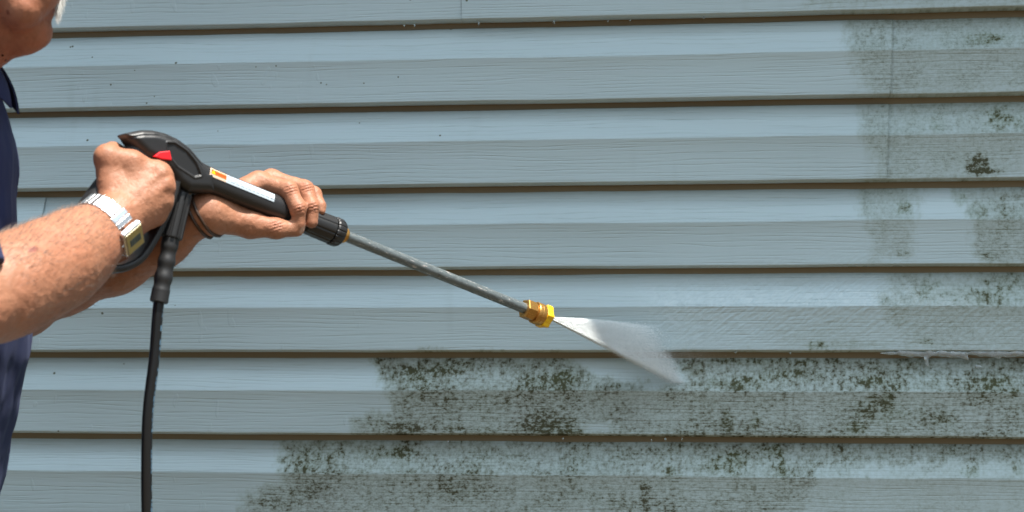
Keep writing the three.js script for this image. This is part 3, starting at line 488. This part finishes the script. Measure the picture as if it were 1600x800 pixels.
  tr.add([[cone(V(hip.x, 0.98, 0.53), V(hip.x, 0.98, 0.67), 0.125, 0.125), ...foot.flatMap((p) => [cone(V(hip.x, 0.9, p.z), V(p.x + 0.03, 0.5, p.z), 0.10, 0.072), cone(V(p.x + 0.03, 0.5, p.z), V(p.x, 0.07, p.z), 0.072, 0.062)])]], 0.02, 0.05);
  tr.detail = (x, y, z) => 0.006 * noise(x * 14, y * 7, z * 14) + 0.003 * noise(x * 40, y * 25, z * 40); tr.cut = (x, y) => Math.max(0.06 - y, y - 1.06);
  part('trousers', tr.mesh(0.008), std([0.20, 0.17, 0.12], 0.9), man);
  for (const p of foot) { const s = new Soft(); s.add([[cone(V(p.x - 0.06, 0.05, p.z), V(p.x + 0.15, 0.035, p.z + 0.01), 0.048, 0.042), cone(V(p.x - 0.03, 0.05, p.z), V(p.x - 0.02, 0.1, p.z), 0.048, 0.05)]], 0.01, 0.03); s.cut = (x, y) => 0.004 - y; part('shoe', s.mesh(0.006), std([0.05, 0.045, 0.04], 0.7), man); }
}


// ───────────────────────── solids of revolution and sweeps ─────────────────────────
function revolve(origin, dir, prof, segs = 48, fn = null, ref = V(0, 1, 0)) {    // prof: [distance along dir, radius]
  const T = dir.clone().normalize(), S = ref.clone().cross(T).normalize(), B = T.clone().cross(S), pos = [], uv = [], idx = [], n = prof.length;
  for (let i = 0; i < n; i++) for (let k = 0; k <= segs; k++) { const a = k / segs * 2 * Math.PI, r = prof[i][1] * (fn ? fn(a, i / (n - 1), prof[i]) : 1), p = origin.clone().addScaledVector(T, prof[i][0]).addScaledVector(S, r * Math.cos(a)).addScaledVector(B, r * Math.sin(a)); pos.push(p.x, p.y, p.z); uv.push(k / segs * prof[i][1] * 6.28, prof[i][0]); }
  for (let i = 0; i < n - 1; i++) for (let k = 0; k < segs; k++) { const a = i * (segs + 1) + k, b = a + segs + 1; idx.push(a, a + 1, b, b, a + 1, b + 1); }
  return creased(geoFrom(pos, idx, { uv }), 0.6);
}
function creased(g, ang) {
  const t = g.index ? g.toNonIndexed() : g, P = t.attributes.position, n = P.count, fn = [], map = new Map(), a = V(0, 0, 0), b = V(0, 0, 0), c = V(0, 0, 0), out = new Float32Array(n * 3);
  for (let i = 0; i < n; i += 3) { a.fromBufferAttribute(P, i); b.fromBufferAttribute(P, i + 1); c.fromBufferAttribute(P, i + 2); const f = b.clone().sub(a).cross(c.clone().sub(a)), l = f.length(); fn.push([f, l > 1e-14 ? f.clone().divideScalar(l) : f]); for (let k = 0; k < 3; k++) { const h = Math.round(P.getX(i + k) * 2e5) + '_' + Math.round(P.getY(i + k) * 2e5) + '_' + Math.round(P.getZ(i + k) * 2e5); if (!map.has(h)) map.set(h, []); map.get(h).push(i / 3); fn[i / 3][2 + k] = h; } }
  const ca = Math.cos(ang);
  for (let i = 0; i < n; i++) { const f = fn[Math.floor(i / 3)], s = V(0, 0, 0); for (const q of map.get(f[2 + i % 3])) if (fn[q][1].dot(f[1]) > ca) s.add(fn[q][0]); s.normalize(); s.toArray(out, i * 3); }
  t.setAttribute('normal', new THREE.BufferAttribute(out, 3)); return t;
}
function sweep(pts, ref, sec, n = 80, segs = 24, cap = true) {   // sec(t, a) -> [along ref-side, across]; ref: a direction kept across the path
  const curve = new THREE.CatmullRomCurve3(pts, false, 'centripetal'), pos = [], uv = [], idx = [], L = curve.getLength();
  for (let i = 0; i <= n; i++) {
    const t = i / n, p = curve.getPointAt(t), T = curve.getTangentAt(t), R = ref.clone().addScaledVector(T, -ref.dot(T)).normalize(), B = T.clone().cross(R);
    for (let k = 0; k <= segs; k++) { const a = k / segs * 2 * Math.PI, [x, y] = sec(t, a), q = p.clone().addScaledVector(R, x).addScaledVector(B, y); pos.push(q.x, q.y, q.z); uv.push(k / segs, t * L); }
  }
  for (let i = 0; i < n; i++) for (let k = 0; k < segs; k++) { const a = i * (segs + 1) + k, b = a + segs + 1; idx.push(a, b, a + 1, b, b + 1, a + 1); }
  if (cap) for (const i of [0, n]) { const c = pos.length / 3, p = curve.getPointAt(i / n); pos.push(p.x, p.y, p.z); uv.push(0.5, 0); for (let k = 0; k < segs; k++) { const a = i * (segs + 1) + k; i ? idx.push(a, c, a + 1) : idx.push(a, a + 1, c); } }
  return creased(geoFrom(pos, idx, { uv }), 0.8);
}
const sup = (hx, hy2, e) => (t, a) => { const c = Math.cos(a), s = Math.sin(a); return [Math.sign(c) * Math.pow(Math.abs(c), 2 / e) * (hx.call ? hx(t) : hx), Math.sign(s) * Math.pow(Math.abs(s), 2 / e) * (hy2.call ? hy2(t) : hy2)]; };

// ───────────────────────── the gun ─────────────────────────
const plasticBump = tex(256, 256, (i, j) => { const k = 128 + 60 * noise2(i / 3, j / 3) + 40 * noise2(i / 1.3, j / 1.3, 5); return [k, k, k]; });
const plastic = std([0.017, 0.017, 0.018], 0.42, { name: 'black_plastic' }), plasticDull = std([0.013, 0.013, 0.014], 0.6), rubber = std([0.014, 0.014, 0.015], 0.5);
const red = std([0.75, 0.012, 0.02], 0.4), yellow = std([0.85, 0.50, 0.012], 0.42);
const gun = thing('pressure_washer_gun', 'black pressure washer gun with grey steel wand and yellow spray tip held in both hands', 'pressure washer gun', G(200, 300));
const inP = (p) => [p.clone().sub(AX0).dot(GH), p.y - AX0.y], unP = (s, t, w = 0) => AX0.clone().addScaledVector(GH, s).add(V(0, t, 0)).addScaledVector(GN, w);
{
  // the moulded rear shell
  const out = [[188, 210], [214, 204.5], [232, 204.5], [252, 209], [272, 218], [290, 231], [305, 248], [318, 263], [335, 268], [330, 303], [306, 302], [286, 301], [270, 290], [256, 272], [240, 258], [218, 246], [204, 232]].map(([u, v]) => inP(G(u, v)));
  const groove = [[196, 217], [214, 214], [240, 214.5], [262, 221], [284, 236], [304, 257], [318, 272]].map(([u, v]) => inP(G(u, v)));
  const rim = [[252, 243], [250, 226], [262, 226], [281, 238], [296, 256], [304, 276], [294, 278], [268, 262]].map(([u, v]) => inP(G(u, v)));
  const segD = (pts, x, y) => { let d = 1e9; for (let i = 1; i < pts.length; i++) { const ex = pts[i][0] - pts[i - 1][0], ey = pts[i][1] - pts[i - 1][1], wx = x - pts[i - 1][0], wy = y - pts[i - 1][1], t = clamp((wx * ex + wy * ey) / (ex * ex + ey * ey)); d = Math.min(d, Math.hypot(wx - ex * t, wy - ey * t)); } return d; };
  const cell = 0.0014, lo = [Math.min(...out.map((p) => p[0])) - 0.01, Math.min(...out.map((p) => p[1])) - 0.01], hi = [Math.max(...out.map((p) => p[0])) + 0.01, Math.max(...out.map((p) => p[1])) + 0.01];
  const c = unP((lo[0] + hi[0]) / 2, (lo[1] + hi[1]) / 2), s = new Soft();
  s.add([[ell(c, GH, V(0, 1, 0), GN, [(hi[0] - lo[0]) * 0.75, (hi[1] - lo[1]) * 0.75, 0.06])]], 0.001);
  s.d = (L, x, y, z) => {
    const dx = x - AX0.x, dz = z - AX0.z, p = dx * GH.x + dz * GH.z, q = y - AX0.y, w = dx * GN.x + dz * GN.z, d2 = polyDist(out, p, q) + 0.006;
    const hw = 0.0195 - 0.004 * sstep(-0.04, 0.03, p) - 0.003 * sstep(0.0, 0.02, q - 0.02 + p * 0.3), e = Math.abs(w) - hw + 0.011, r = 0.011;
    let d = d2 > -r && e > -r ? Math.hypot(Math.max(d2 + r - 0.006, 0), Math.max(e, 0)) - r + Math.min(0, Math.max(d2 + r - 0.006, e)) : Math.max(d2, e - r);
    const gd = segD(groove, p, q); d += 0.0011 * Math.exp(-gd * gd / 1.2e-6);
    if (w > 0) { const rd = polyDist(rim, p, q); d += 0.0016 * sstep(0.0004, -0.0012, rd) - 0.0010 * Math.exp(-((rd - 0.0012) ** 2) / 9e-7); }
    return d;
  };
  const shell = part('rear_housing', s.mesh(cell), plastic, gun);
  const ex = (pts, w0, w1, bev) => { const shp = new THREE.Shape(pts.map(([u, v]) => { const [a, b] = inP(G(u, v, w1)); return new THREE.Vector2(a, b); })), g = new THREE.ExtrudeGeometry(shp, { depth: w1 - w0, bevelEnabled: true, bevelSize: bev, bevelThickness: bev, bevelSegments: 3 }); g.applyMatrix4(new THREE.Matrix4().makeBasis(GH, V(0, 1, 0), GN).setPosition(AX0.clone().addScaledVector(GN, w0))); return g; };
  part('trigger_lock', ex([[243, 244], [250, 239], [264, 237.5], [266.5, 249], [252, 247]], 0.010, 0.0215, 0.0012), red, gun);
  part('trigger', ex([[268, 288], [282, 292], [276, 318], [262, 342], [254, 338], [266, 312]], -0.006, 0.006, 0.002), plasticDull, gun);
  // handle and guard: one loop that leaves the rear, runs down through the fist and comes back up in front
  part('grip', sweep([G(222, 240), G(196, 262), G(160, 305), G(128, 352), G(118, 385)], GN, sup(0.0155, (t) => 0.0175 - 0.003 * t, 2.6), 60, 28), plasticDull, gun);
  part('trigger_guard', sweep([G(116, 380), G(126, 402), G(150, 417), G(182, 420), G(212, 406), G(235, 374), G(252, 338), G(264, 306), G(269, 285)], GN, sup(0.0175, (t) => 0.0044 + 0.003 * Math.pow(1 - t, 4), 4), 90, 24), plastic, gun);
  // the long fore handle
  const a0 = onAx(304), a1 = onAx(442), a2 = onAx(482);
  const hx = (t) => 0.0143 + 0.0018 * Math.exp(-t * 9), foreSec = sup(hx, hx, 2.5);
  const fore = part('fore_handle', sweep([a0, a0.clone().lerp(a1, 0.33), a0.clone().lerp(a1, 0.66), a1], GN, foreSec, 40, 48), plastic, gun);
  part('handle_neck', revolve(a1.clone().addScaledVector(AXD, -0.002), AXD, [[0, 0.001], [0, 0.0122], [0.004, 0.0128], [a1.distanceTo(a2) + 0.004, 0.0128]], 40), plasticDull, gun);
  // warning label on its upper right side
  const l0 = onAx(317), l1 = onAx(418), B = AXD.clone().cross(GN), pos = [], uv = [], idx = [], nl = 30, ml = 10, s0 = B.y > 0 ? 1 : -1;
  for (let i = 0; i <= nl; i++) for (let k = 0; k <= ml; k++) { const p = l0.clone().lerp(l1, i / nl), a = s0 * lerp(0.08, 0.82, k / ml), [x, y] = foreSec(0.1 + 0.8 * i / nl, a), q = p.addScaledVector(GN, x + Math.cos(a) * 0.0006).addScaledVector(B, y + Math.sin(a) * 0.0006); pos.push(q.x, q.y, q.z); uv.push(i / nl, k / ml); }
  for (let i = 0; i < nl; i++) for (let k = 0; k < ml; k++) { const a = i * (ml + 1) + k, b = a + ml + 1; s0 > 0 ? idx.push(a, b, a + 1, b, b + 1, a + 1) : idx.push(a, a + 1, b, b, a + 1, b + 1); }
  const cv = document.createElement('canvas'); cv.width = 768; cv.height = 112; const x = cv.getContext('2d');
  x.fillStyle = '#b6c1ca'; x.fillRect(0, 0, 768, 112); x.fillStyle = '#d2b8a2'; x.fillRect(0, 0, 196, 112); x.fillStyle = '#e8590c'; x.fillRect(14, 20, 180, 66);
  x.fillStyle = '#f5b400'; x.beginPath(); x.moveTo(40, 26); x.lineTo(64, 78); x.lineTo(16, 78); x.closePath(); x.fill(); x.fillStyle = '#3a1200'; x.font = 'bold 15px sans-serif'; x.fillText('!', 37, 72); x.font = 'bold 25px sans-serif'; x.fillText('WARNING', 68, 62);
  const rr = rng(3); x.fillStyle = '#7d8891'; for (let l = 0; l < 4; l++) { let c2 = 216; while (c2 < 725) { const w = 14 + rr() * 44; x.fillRect(c2, 17 + l * 22, w, 10); c2 += w + 14; if (rr() < 0.06) break; } }
  x.fillStyle = '#555'; x.fillRect(722, 82, 16, 12);
  const ct = new THREE.CanvasTexture(cv); ct.colorSpace = THREE.SRGBColorSpace;
  part('warning_label', geoFrom(pos, idx, { uv }), new THREE.MeshPhysicalMaterial({ map: ct, roughness: 0.35 }), fore);
  // screw collar with ribs, then the wand
  const c0 = onAx(479), cl = c0.distanceTo(onAx(517)), cl2 = c0.distanceTo(onAx(534)), rib = (n, d) => (a) => 1 - d * Math.pow(Math.max(0, Math.cos(a * n)), 6);
  part('collar_nut', revolve(c0, AXD, [[0, 0.008], [0, 0.0145], [0.003, 0.0162], [cl - 0.001, 0.0168], [cl, 0.0160], [cl, 0.008]], 144, rib(9, 0.05)), plastic, gun);
  part('collar_ring', revolve(c0, AXD, [[cl + 0.0012, 0.008], [cl + 0.0012, 0.0165], [cl + 0.003, 0.0176], [cl2 - 0.005, 0.0172], [cl2 - 0.0015, 0.0150], [cl2, 0.011], [cl2, 0.005]], 144, rib(16, 0.055)), plastic, gun);
  const brassTex = tex(128, 128, (i, j) => { const k = 1 + 0.25 * noise2(i / 9, j / 9) + 0.15 * noise2(i / 3, j / 3, 6); return [toS(clamp(0.50 * k)), toS(clamp(0.27 * k)), toS(clamp(0.075 * k))]; }, true); brassTex.repeat.set(40, 40);
  const brass = new THREE.MeshPhysicalMaterial({ map: brassTex, metalness: 0.85, roughness: 0.38 });
  part('brass_fitting', revolve(onAx(533), AXD, [[0, 0.002], [0, 0.0098], [0.0055, 0.0094], [0.0075, 0.0078], [0.0075, 0.002]], 40), brass, gun);
  const tubeTex = tex(512, 1024, (i, j) => { const x2 = i / 40, y2 = j / 40, n = noise2(x2 * 1.2, y2 * 0.8) + 0.6 * noise2(x2 * 3.5, y2 * 3, 4), sc = sstep(0.5, 0.78, n + 0.35 * noise2(x2 * 9, y2 * 9, 8)), dk = sstep(0.35, 0.8, noise2(x2 * 2 + 9, y2 * 1.6, 12)); let b = 0.15 * (1 + 0.22 * n) * (1 - 0.4 * dk); return [toS(clamp(lerp(b * 0.88, 0.42, sc))), toS(clamp(lerp(b * 1.04, 0.39, sc))), toS(clamp(lerp(b * 1.08, 0.37, sc)))]; }, true);
  tubeTex.repeat.set(24, 4);
  const tubeRough = tex(256, 512, (i, j) => { const r = 110 + 70 * noise2(i / 14, j / 14) + 40 * noise2(i / 4, j / 4, 3); return [r, r, r]; }); tubeRough.repeat.set(24, 4);
  const w0 = onAx(536), w1 = onAx(826), wl = w0.distanceTo(w1);
  part('wand_tube', revolve(w0, AXD, [...Array(30)].map((_, i) => [wl * i / 29, 0.00675]), 40, (a, t) => 1 + 0.012 * noise(Math.cos(a) * 2 + t * 40, Math.sin(a) * 2, t * 60)), new THREE.MeshPhysicalMaterial({ map: tubeTex, roughnessMap: tubeRough, metalness: 0.35, bumpMap: tubeTex, bumpScale: 0.0004 }), gun);
  const n0 = onAx(819), hex = (a) => { const b = ((a % 1.0472) + 1.0472) % 1.0472 - 0.5236; return 0.92 / Math.cos(b); };
  const coupler = part('brass_coupler', mergeGeometries([revolve(n0, AXD, [[0, 0.006], [0, 0.0114], [0.001, 0.0124], [0.013, 0.0124], [0.014, 0.0114], [0.014, 0.006]], 72, hex), revolve(n0, AXD, [[0.0135, 0.0112], [0.016, 0.0112]], 40), revolve(n0, AXD, [[0.016, 0.006], [0.016, 0.0134], [0.0175, 0.0143], [0.021, 0.0143], [0.0215, 0.0138], [0.022, 0.0143], [0.0275, 0.0143], [0.029, 0.0132], [0.029, 0.006]], 56)]), brass, gun);
  const y0 = n0.clone().addScaledVector(AXD, 0.0285), lobes = (a) => 1 + 0.085 * Math.cos(a * 6) + 0.03 * Math.cos(a * 12);
  part('spray_tip', revolve(y0, AXD, [[0, 0.004], [0, 0.0140], [0.001, 0.0146], [0.0075, 0.0148], [0.0100, 0.0137], [0.0108, 0.0118], [0.0108, 0.0052], [0.009, 0.0042], [0.009, 0.0001]], 96, (a, t) => (t > 0.7 ? 1 : lobes(a))), yellow, gun);
  gun.userData.tip = y0.clone().addScaledVector(AXD, 0.008);
  // inlet swivel under the housing
  const i0 = G(284, 302), i1 = G(267, 373), id = i1.clone().sub(i0), il = id.length();
  part('hose_swivel', mergeGeometries([revolve(i0, id, [[-0.012, 0.008], [0.003, 0.008]], 32), revolve(i0, id, [[0.0, 0.004], [0.0, 0.0112], [0.002, 0.0124], [il - 0.003, 0.0128], [il - 0.001, 0.0122], [il, 0.010], [il, 0.004]], 160, (a, t, p) => (p[1] > 0.011 ? 1 - 0.15 * sstep(0.25, 0.6, Math.cos(a * 11)) : 1))]), rubber, gun);
  gun.userData.inlet = { i1, id: id.clone().normalize() };
}


// ───────────────────────── the hose ─────────────────────────
{
  const hose = thing('pressure_hose', 'black high pressure hose hanging from the gun with pale print along it', 'hose', (() => { const p = G(229, 800); p.y = 0; return p; })());
  const s0 = G(267, 372), s1 = G(248, 473), sd = s1.clone().sub(s0), L = sd.length(), pr = [[0, 0.003], [0, 0.0098]];
  for (let i = 1; i < 60; i++) { const t = i / 60; pr.push([L * t, 0.0098 + 0.0006 * t - 0.0016 * sstep(0.5, 0.9, t) * 0 + 0.0007 * Math.sin(t * 4 * 2 * Math.PI - 1.2) * sstep(0.05, 0.2, t) * (1 - sstep(0.78, 0.84, t)) - 0.0009 * sstep(0.05, 0.3, t) * (1 - t)]); }
  pr.push([L, 0.0088], [L, 0.003]);
  part('strain_relief', revolve(s0, sd, pr, 40), rubber, hose);
  const e = G(229, 800), pts = [s0.clone().lerp(s1, 0.7), s1, G(241, 560), G(231.5, 640), G(229, 720), G(229.5, 800), G(233, 900), V(e.x + 0.02, 0.55, e.z + 0.02), V(e.x + 0.01, 0.2, e.z + 0.05), V(e.x - 0.03, 0.035, e.z + 0.12), V(e.x - 0.2, 0.0062, e.z + 0.3), V(e.x - 0.6, 0.0062, e.z + 0.75), V(e.x - 1.3, 0.0062, e.z + 0.9), V(e.x - 2.2, 0.0062, e.z + 0.7)];
  const cv = document.createElement('canvas'); cv.width = 128; cv.height = 2048; const x = cv.getContext('2d'), r = rng(9);
  x.fillStyle = '#141415'; x.fillRect(0, 0, 128, 2048); x.fillStyle = '#587890';
  for (let y = 0; y < 2048;) { const h = 7 + r() * 16; if (r() < 0.72) x.fillRect(101 + r() * 3, y, 4 + r() * 5, h); y += h + 3 + r() * 4; }
  const ct = new THREE.CanvasTexture(cv); ct.colorSpace = THREE.SRGBColorSpace; ct.wrapS = ct.wrapT = THREE.RepeatWrapping; ct.repeat.set(1, 1 / 0.6); ct.offset.set(0.0, 0);
  const g = sweep(pts, V(0.35, 0, 0.94), (t, a) => [0.0061 * Math.cos(a), 0.0061 * Math.sin(a)], 300, 28);
  part('hose_tube', g, new THREE.MeshPhysicalMaterial({ map: ct, roughness: 0.3 }), hose);
}

// ───────────────────────── things worn on the wrists ─────────────────────────
{
  const a = rMC[1][0].p.clone().sub(rFore[4].p).normalize(), c = J(161, 355, wristR.p.z + 0.002, 1).p, toCam = EYE.clone().sub(c).normalize(), e1 = toCam.addScaledVector(a, -toCam.dot(a)).normalize(); let e2 = a.clone().cross(e1).normalize(); if (e2.y > 0) e2.negate();
  const steel = std([0.80, 0.81, 0.83], 0.24, { metalness: 0.9 }), gold = std([0.52, 0.36, 0.12], 0.35, { metalness: 0.6 });
  const watch = thing('wristwatch', 'silver digital wristwatch with gold square dial on the near wrist', 'wristwatch', c.clone());
  const nearB = body.near(c.x, c.y, c.z, 0.09), dirN = (th) => e1.clone().multiplyScalar(Math.cos(th)).addScaledVector(e2, Math.sin(th));
  const surf = (th) => { const n = dirN(th); let best = 0; for (const off of [-0.006, 0, 0.006]) for (let r = 0.06; r > 0.012; r -= 0.0004) { const p = c.clone().addScaledVector(n, r).addScaledVector(a, off); if (body.d(nearB, p.x, p.y, p.z) < 0) { best = Math.max(best, r); break; } } return best; };
  const tab = [...Array(72)].map((_, i) => surf(i / 72 * 2 * Math.PI)), RADf = (th) => { let v = 0; for (let q = -3; q <= 3; q++) { const i = Math.round(th / (2 * Math.PI) * 72) + q; v += tab[((i % 72) + 72) % 72]; } return v / 7 + 0.0022; };
  const RAD = RADf(0.6);
  const frame = (th, h) => { const r0 = RADf(th), n0 = dirN(th), t0 = e1.clone().multiplyScalar(-Math.sin(th)).addScaledVector(e2, Math.cos(th)), dr = (RADf(th + 0.12) - RADf(th - 0.12)) / 0.24, t = t0.multiplyScalar(r0).addScaledVector(n0, dr).normalize(); let n = n0.clone().addScaledVector(t, -n0.dot(t)).normalize(); const ax = a.clone(), z = a.clone().cross(t); if (z.dot(n) < 0) { z.negate(); ax.negate(); } return new THREE.Matrix4().makeBasis(ax, t, z).setPosition(c.clone().addScaledVector(n0, r0).addScaledVector(n, h)); };
  const TH = 0.72, lw = [0.016, 0.0066, 0.0026];
    const put = (name, g, th, r, mat, parent) => part(name, g.applyMatrix4(frame(th, r)), mat, parent);
  const cs = put('watch_case', new RoundedBoxGeometry(0.0285, 0.034, 0.0075, 4, 0.0026), TH, 0.0022, steel, watch);
  put('bezel', new RoundedBoxGeometry(0.0255, 0.0285, 0.0016, 3, 0.0008), TH, 0.0062, std([0.30, 0.25, 0.16], 0.3, { metalness: 0.7 }), watch);
  const dial = put('dial', new RoundedBoxGeometry(0.0235, 0.0262, 0.0012, 3, 0.0005), TH, 0.0066, gold, watch);
  put('screen', new THREE.BoxGeometry(0.0165, 0.0095, 0.0008), TH, 0.00705, std([0.11, 0.12, 0.095], 0.2), dial);
  const segs = []; for (const [q, m] of [[-0.0055, '8'], [-0.0018, '1'], [0.0028, '5'], [0.0062, '2']]) { segs.push(new THREE.BoxGeometry(0.0022, 0.0006, 0.0003).translate(q, 0.0022, 0), new THREE.BoxGeometry(0.0006, 0.0044, 0.0003).translate(q + 0.001, 0, 0), new THREE.BoxGeometry(0.0022, 0.0006, 0.0003).translate(q, -0.0022, 0)); }
  put('digits', mergeGeometries(segs), TH, 0.00755, std([0.02, 0.02, 0.02], 0.4), dial);
  part('crown', new THREE.CylinderGeometry(0.0016, 0.0016, 0.003, 16).rotateZ(Math.PI / 2).translate(a.clone().cross(e2).dot(e1) > 0 ? -0.0152 : 0.0152, 0, 0).applyMatrix4(frame(TH, 0.002)), steel, watch);
  const step = 0.0076 / RAD, h0 = 0.0205 / RAD;
  for (let th = TH - h0; th > TH - 2 * Math.PI + h0 - 0.1; th -= step) put('bracelet_link', new RoundedBoxGeometry(th > TH - h0 - step * 1.5 ? 0.022 : 0.018, 0.0069, 0.0026, 2, 0.0011), th, 0.0004, steel, watch);
}
{
  const a = wristL.p.clone().sub(lFore[3].p).normalize(), brown = std([0.045, 0.022, 0.012], 0.5), c = J(315, 336, wristL.p.z, 1).p, s = V(0, 1, 0).addScaledVector(a, -a.y).normalize(), b = a.clone().cross(s);
  const band = thing('wristband', 'thin dark brown double wristband on the far wrist below the gun', 'wristband', c);
  const nb = body.near(c.x, c.y, c.z, 0.08);
  for (const off of [-0.005, 0.0035]) {
    const pts = []; for (let i = 0; i < 44; i++) { const t = i / 44 * 2 * Math.PI, n = s.clone().multiplyScalar(Math.cos(t)).addScaledVector(b, Math.sin(t)), o = c.clone().addScaledVector(a, off + 0.004 * Math.sin(t)); let r = 0.055; for (; r > 0.01; r -= 0.0003) { const p = o.clone().addScaledVector(n, r); if (body.d(nb, p.x, p.y, p.z) < 0) break; } pts.push(o.addScaledVector(n, r + 0.0012)); }
    part('strand', new THREE.TubeGeometry(new THREE.CatmullRomCurve3(pts, true), 120, 0.0019, 10, true), brown, band);
  }
}


// ───────────────────────── the water ─────────────────────────
{
  const tip = gun.userData.tip, r = rng(41), Atop = at(1030, 512, 0.016), Abot = at(1066, 604, 0.010), N = 200000, m = new THREE.Matrix4(), q = new THREE.Quaternion(), up = V(0, 1, 0);
  const g = new THREE.OctahedronGeometry(1, 0), mat = std([0.98, 1.0, 1.0], 1.0, { transmission: 0.3, thickness: 0, specularIntensity: 0.3 });
  const spray = new THREE.InstancedMesh(g, mat, N);
  const fn = Atop.clone().sub(tip).cross(Abot.clone().sub(tip)).normalize();
  for (let i = 0; i < N; i++) {
    let e = Math.pow(r(), 0.85) + 0.018 * (r() + r() + r() - 1.5); if (r() < 0.6) e = clamp((Math.floor(e * 34) + 0.5 + 0.35 * (r() + r() - 1) + 0.4 * Math.sin(Math.floor(e * 34) * 37.7)) / 34, 0, 1);
    const end = Atop.clone().lerp(Abot, e).addScaledVector(Atop.clone().sub(Abot).cross(fn).normalize(), -0.012 * Math.sin(e * 9) * 0);
    let t = Math.pow(r(), 0.92); if (t > 0.76 && r() < (t - 0.76) / 0.24 * (1.0 - 0.75 * e)) t *= 0.2 + 0.75 * r();
    const p = tip.clone().lerp(end, t), dir = end.clone().sub(tip).normalize(), sp = 0.0015 + 0.009 * t;
    p.addScaledVector(fn, (r() + r() + r() - 1.5) * sp); p.y += 0.006 * t * t * (r() - 0.5) + 0.010 * t * (1 - t) * (1 - e);
    if (i % 9 === 0) {                                   // rebound: fine mist drifting off the boards where the jet lands
      const R = Math.sqrt(-2 * Math.log(1 - 0.98 * r())), an = r() * 6.2832; p.copy(end).add(V(0.012 + 0.028 * R * Math.cos(an), 0.006 + 0.026 * R * Math.sin(an), 0.004 + 0.035 * r() * r())); dir.set(r() - 0.5, r() - 0.5, r() - 0.5).normalize();
    }
    const w = 0.000036 + 0.00002 * r(), l = 0.0006 + 0.0008 * r(), nz = V((r() - 0.5) * 1.1, 0.75 + (r() - 0.5) * 0.9, 0.8 + (r() - 0.5) * 0.9); nz.addScaledVector(dir, -nz.dot(dir)).normalize();
    q.setFromRotationMatrix(m.makeBasis(dir.clone().cross(nz), dir, nz));
    const f = i % 9 === 0 ? 0.5 : 1; m.compose(p, q, V(w * 2 * f, l * f * f, w * 0.45 * f)); spray.setMatrixAt(i, m);
  }
  spray.name = numbered('water_spray'); spray.castShadow = spray.receiveShadow = true;
  tag(spray, 'white fan of water spraying from the yellow tip onto the siding', 'water spray', null, 'stuff'); scene.add(spray);
}

{
  // water thrown back by the jet gathers under the lip on the right and hangs from it in ragged tongues
  const run = new Soft(), r = rng(63), L = []; run.groups = [];
  const lipZ = 0.0165, drop = (u, v, r0, u2, v2, r1, k = 0.004) => run.add([[cone(at(u, v, lipZ), at(u2, v2, lipZ - 0.004), metre(at(u, v, 0.01), r0), metre(at(u, v, 0.01), r1))]], k, 0.004);
  for (let u = 1376; u < 1620; u += 11) { const a = sstep(1370, 1440, u); drop(u, 551 + 2 * r(), 1.2 + 1.4 * a * r(), u + 13, 551 + 3 * r(), 1.2 + 1.6 * a * r(), 0.006); }
  for (const [u, v, u2, v2, w] of [[1405, 551, 1425, 557, 2.2], [1420, 552, 1450, 556, 2.4], [1452, 551, 1447, 566, 2.2], [1447, 562, 1450, 571, 2.0], [1470, 552, 1486, 555, 3], [1488, 554, 1506, 557, 2.6], [1505, 556, 1512, 561, 2.4], [1530, 552, 1552, 555, 2.8], [1552, 555, 1562, 559, 2.4], [1560, 553, 1584, 556, 2.6], [1588, 552, 1612, 557, 2.6], [1526, 572, 1532, 573, 2]]) drop(u, v, w * 1.2, u2, v2, w * 0.9);
  for (const [u, v] of [[1018, 687], [1040, 686], [1066, 685], [880, 685], [632, 40], [648, 39], [748, 36], [866, 34], [950, 32], [985, 30], [1100, 27], [700, 690], [1150, 550], [1235, 551]]) drop(u, v, 1.6, u + (r() - 0.5), v + 1.5 + 1.5 * r(), 1.1);
  run.detail = (x, y, z) => 0.0008 * noise(x * 150, y * 150, z * 150);
  const m = run.mesh(0.0009); tag(part('water_runoff', m, new THREE.MeshPhysicalMaterial({ color: 0xe8f2f6, roughness: 0.2, transmission: 0.75, thickness: 0.01, ior: 1.33 }), scene), 'clear water hanging in ragged drips from the siding lips', 'water', null, 'stuff');
}

renderer.render(scene, camera);
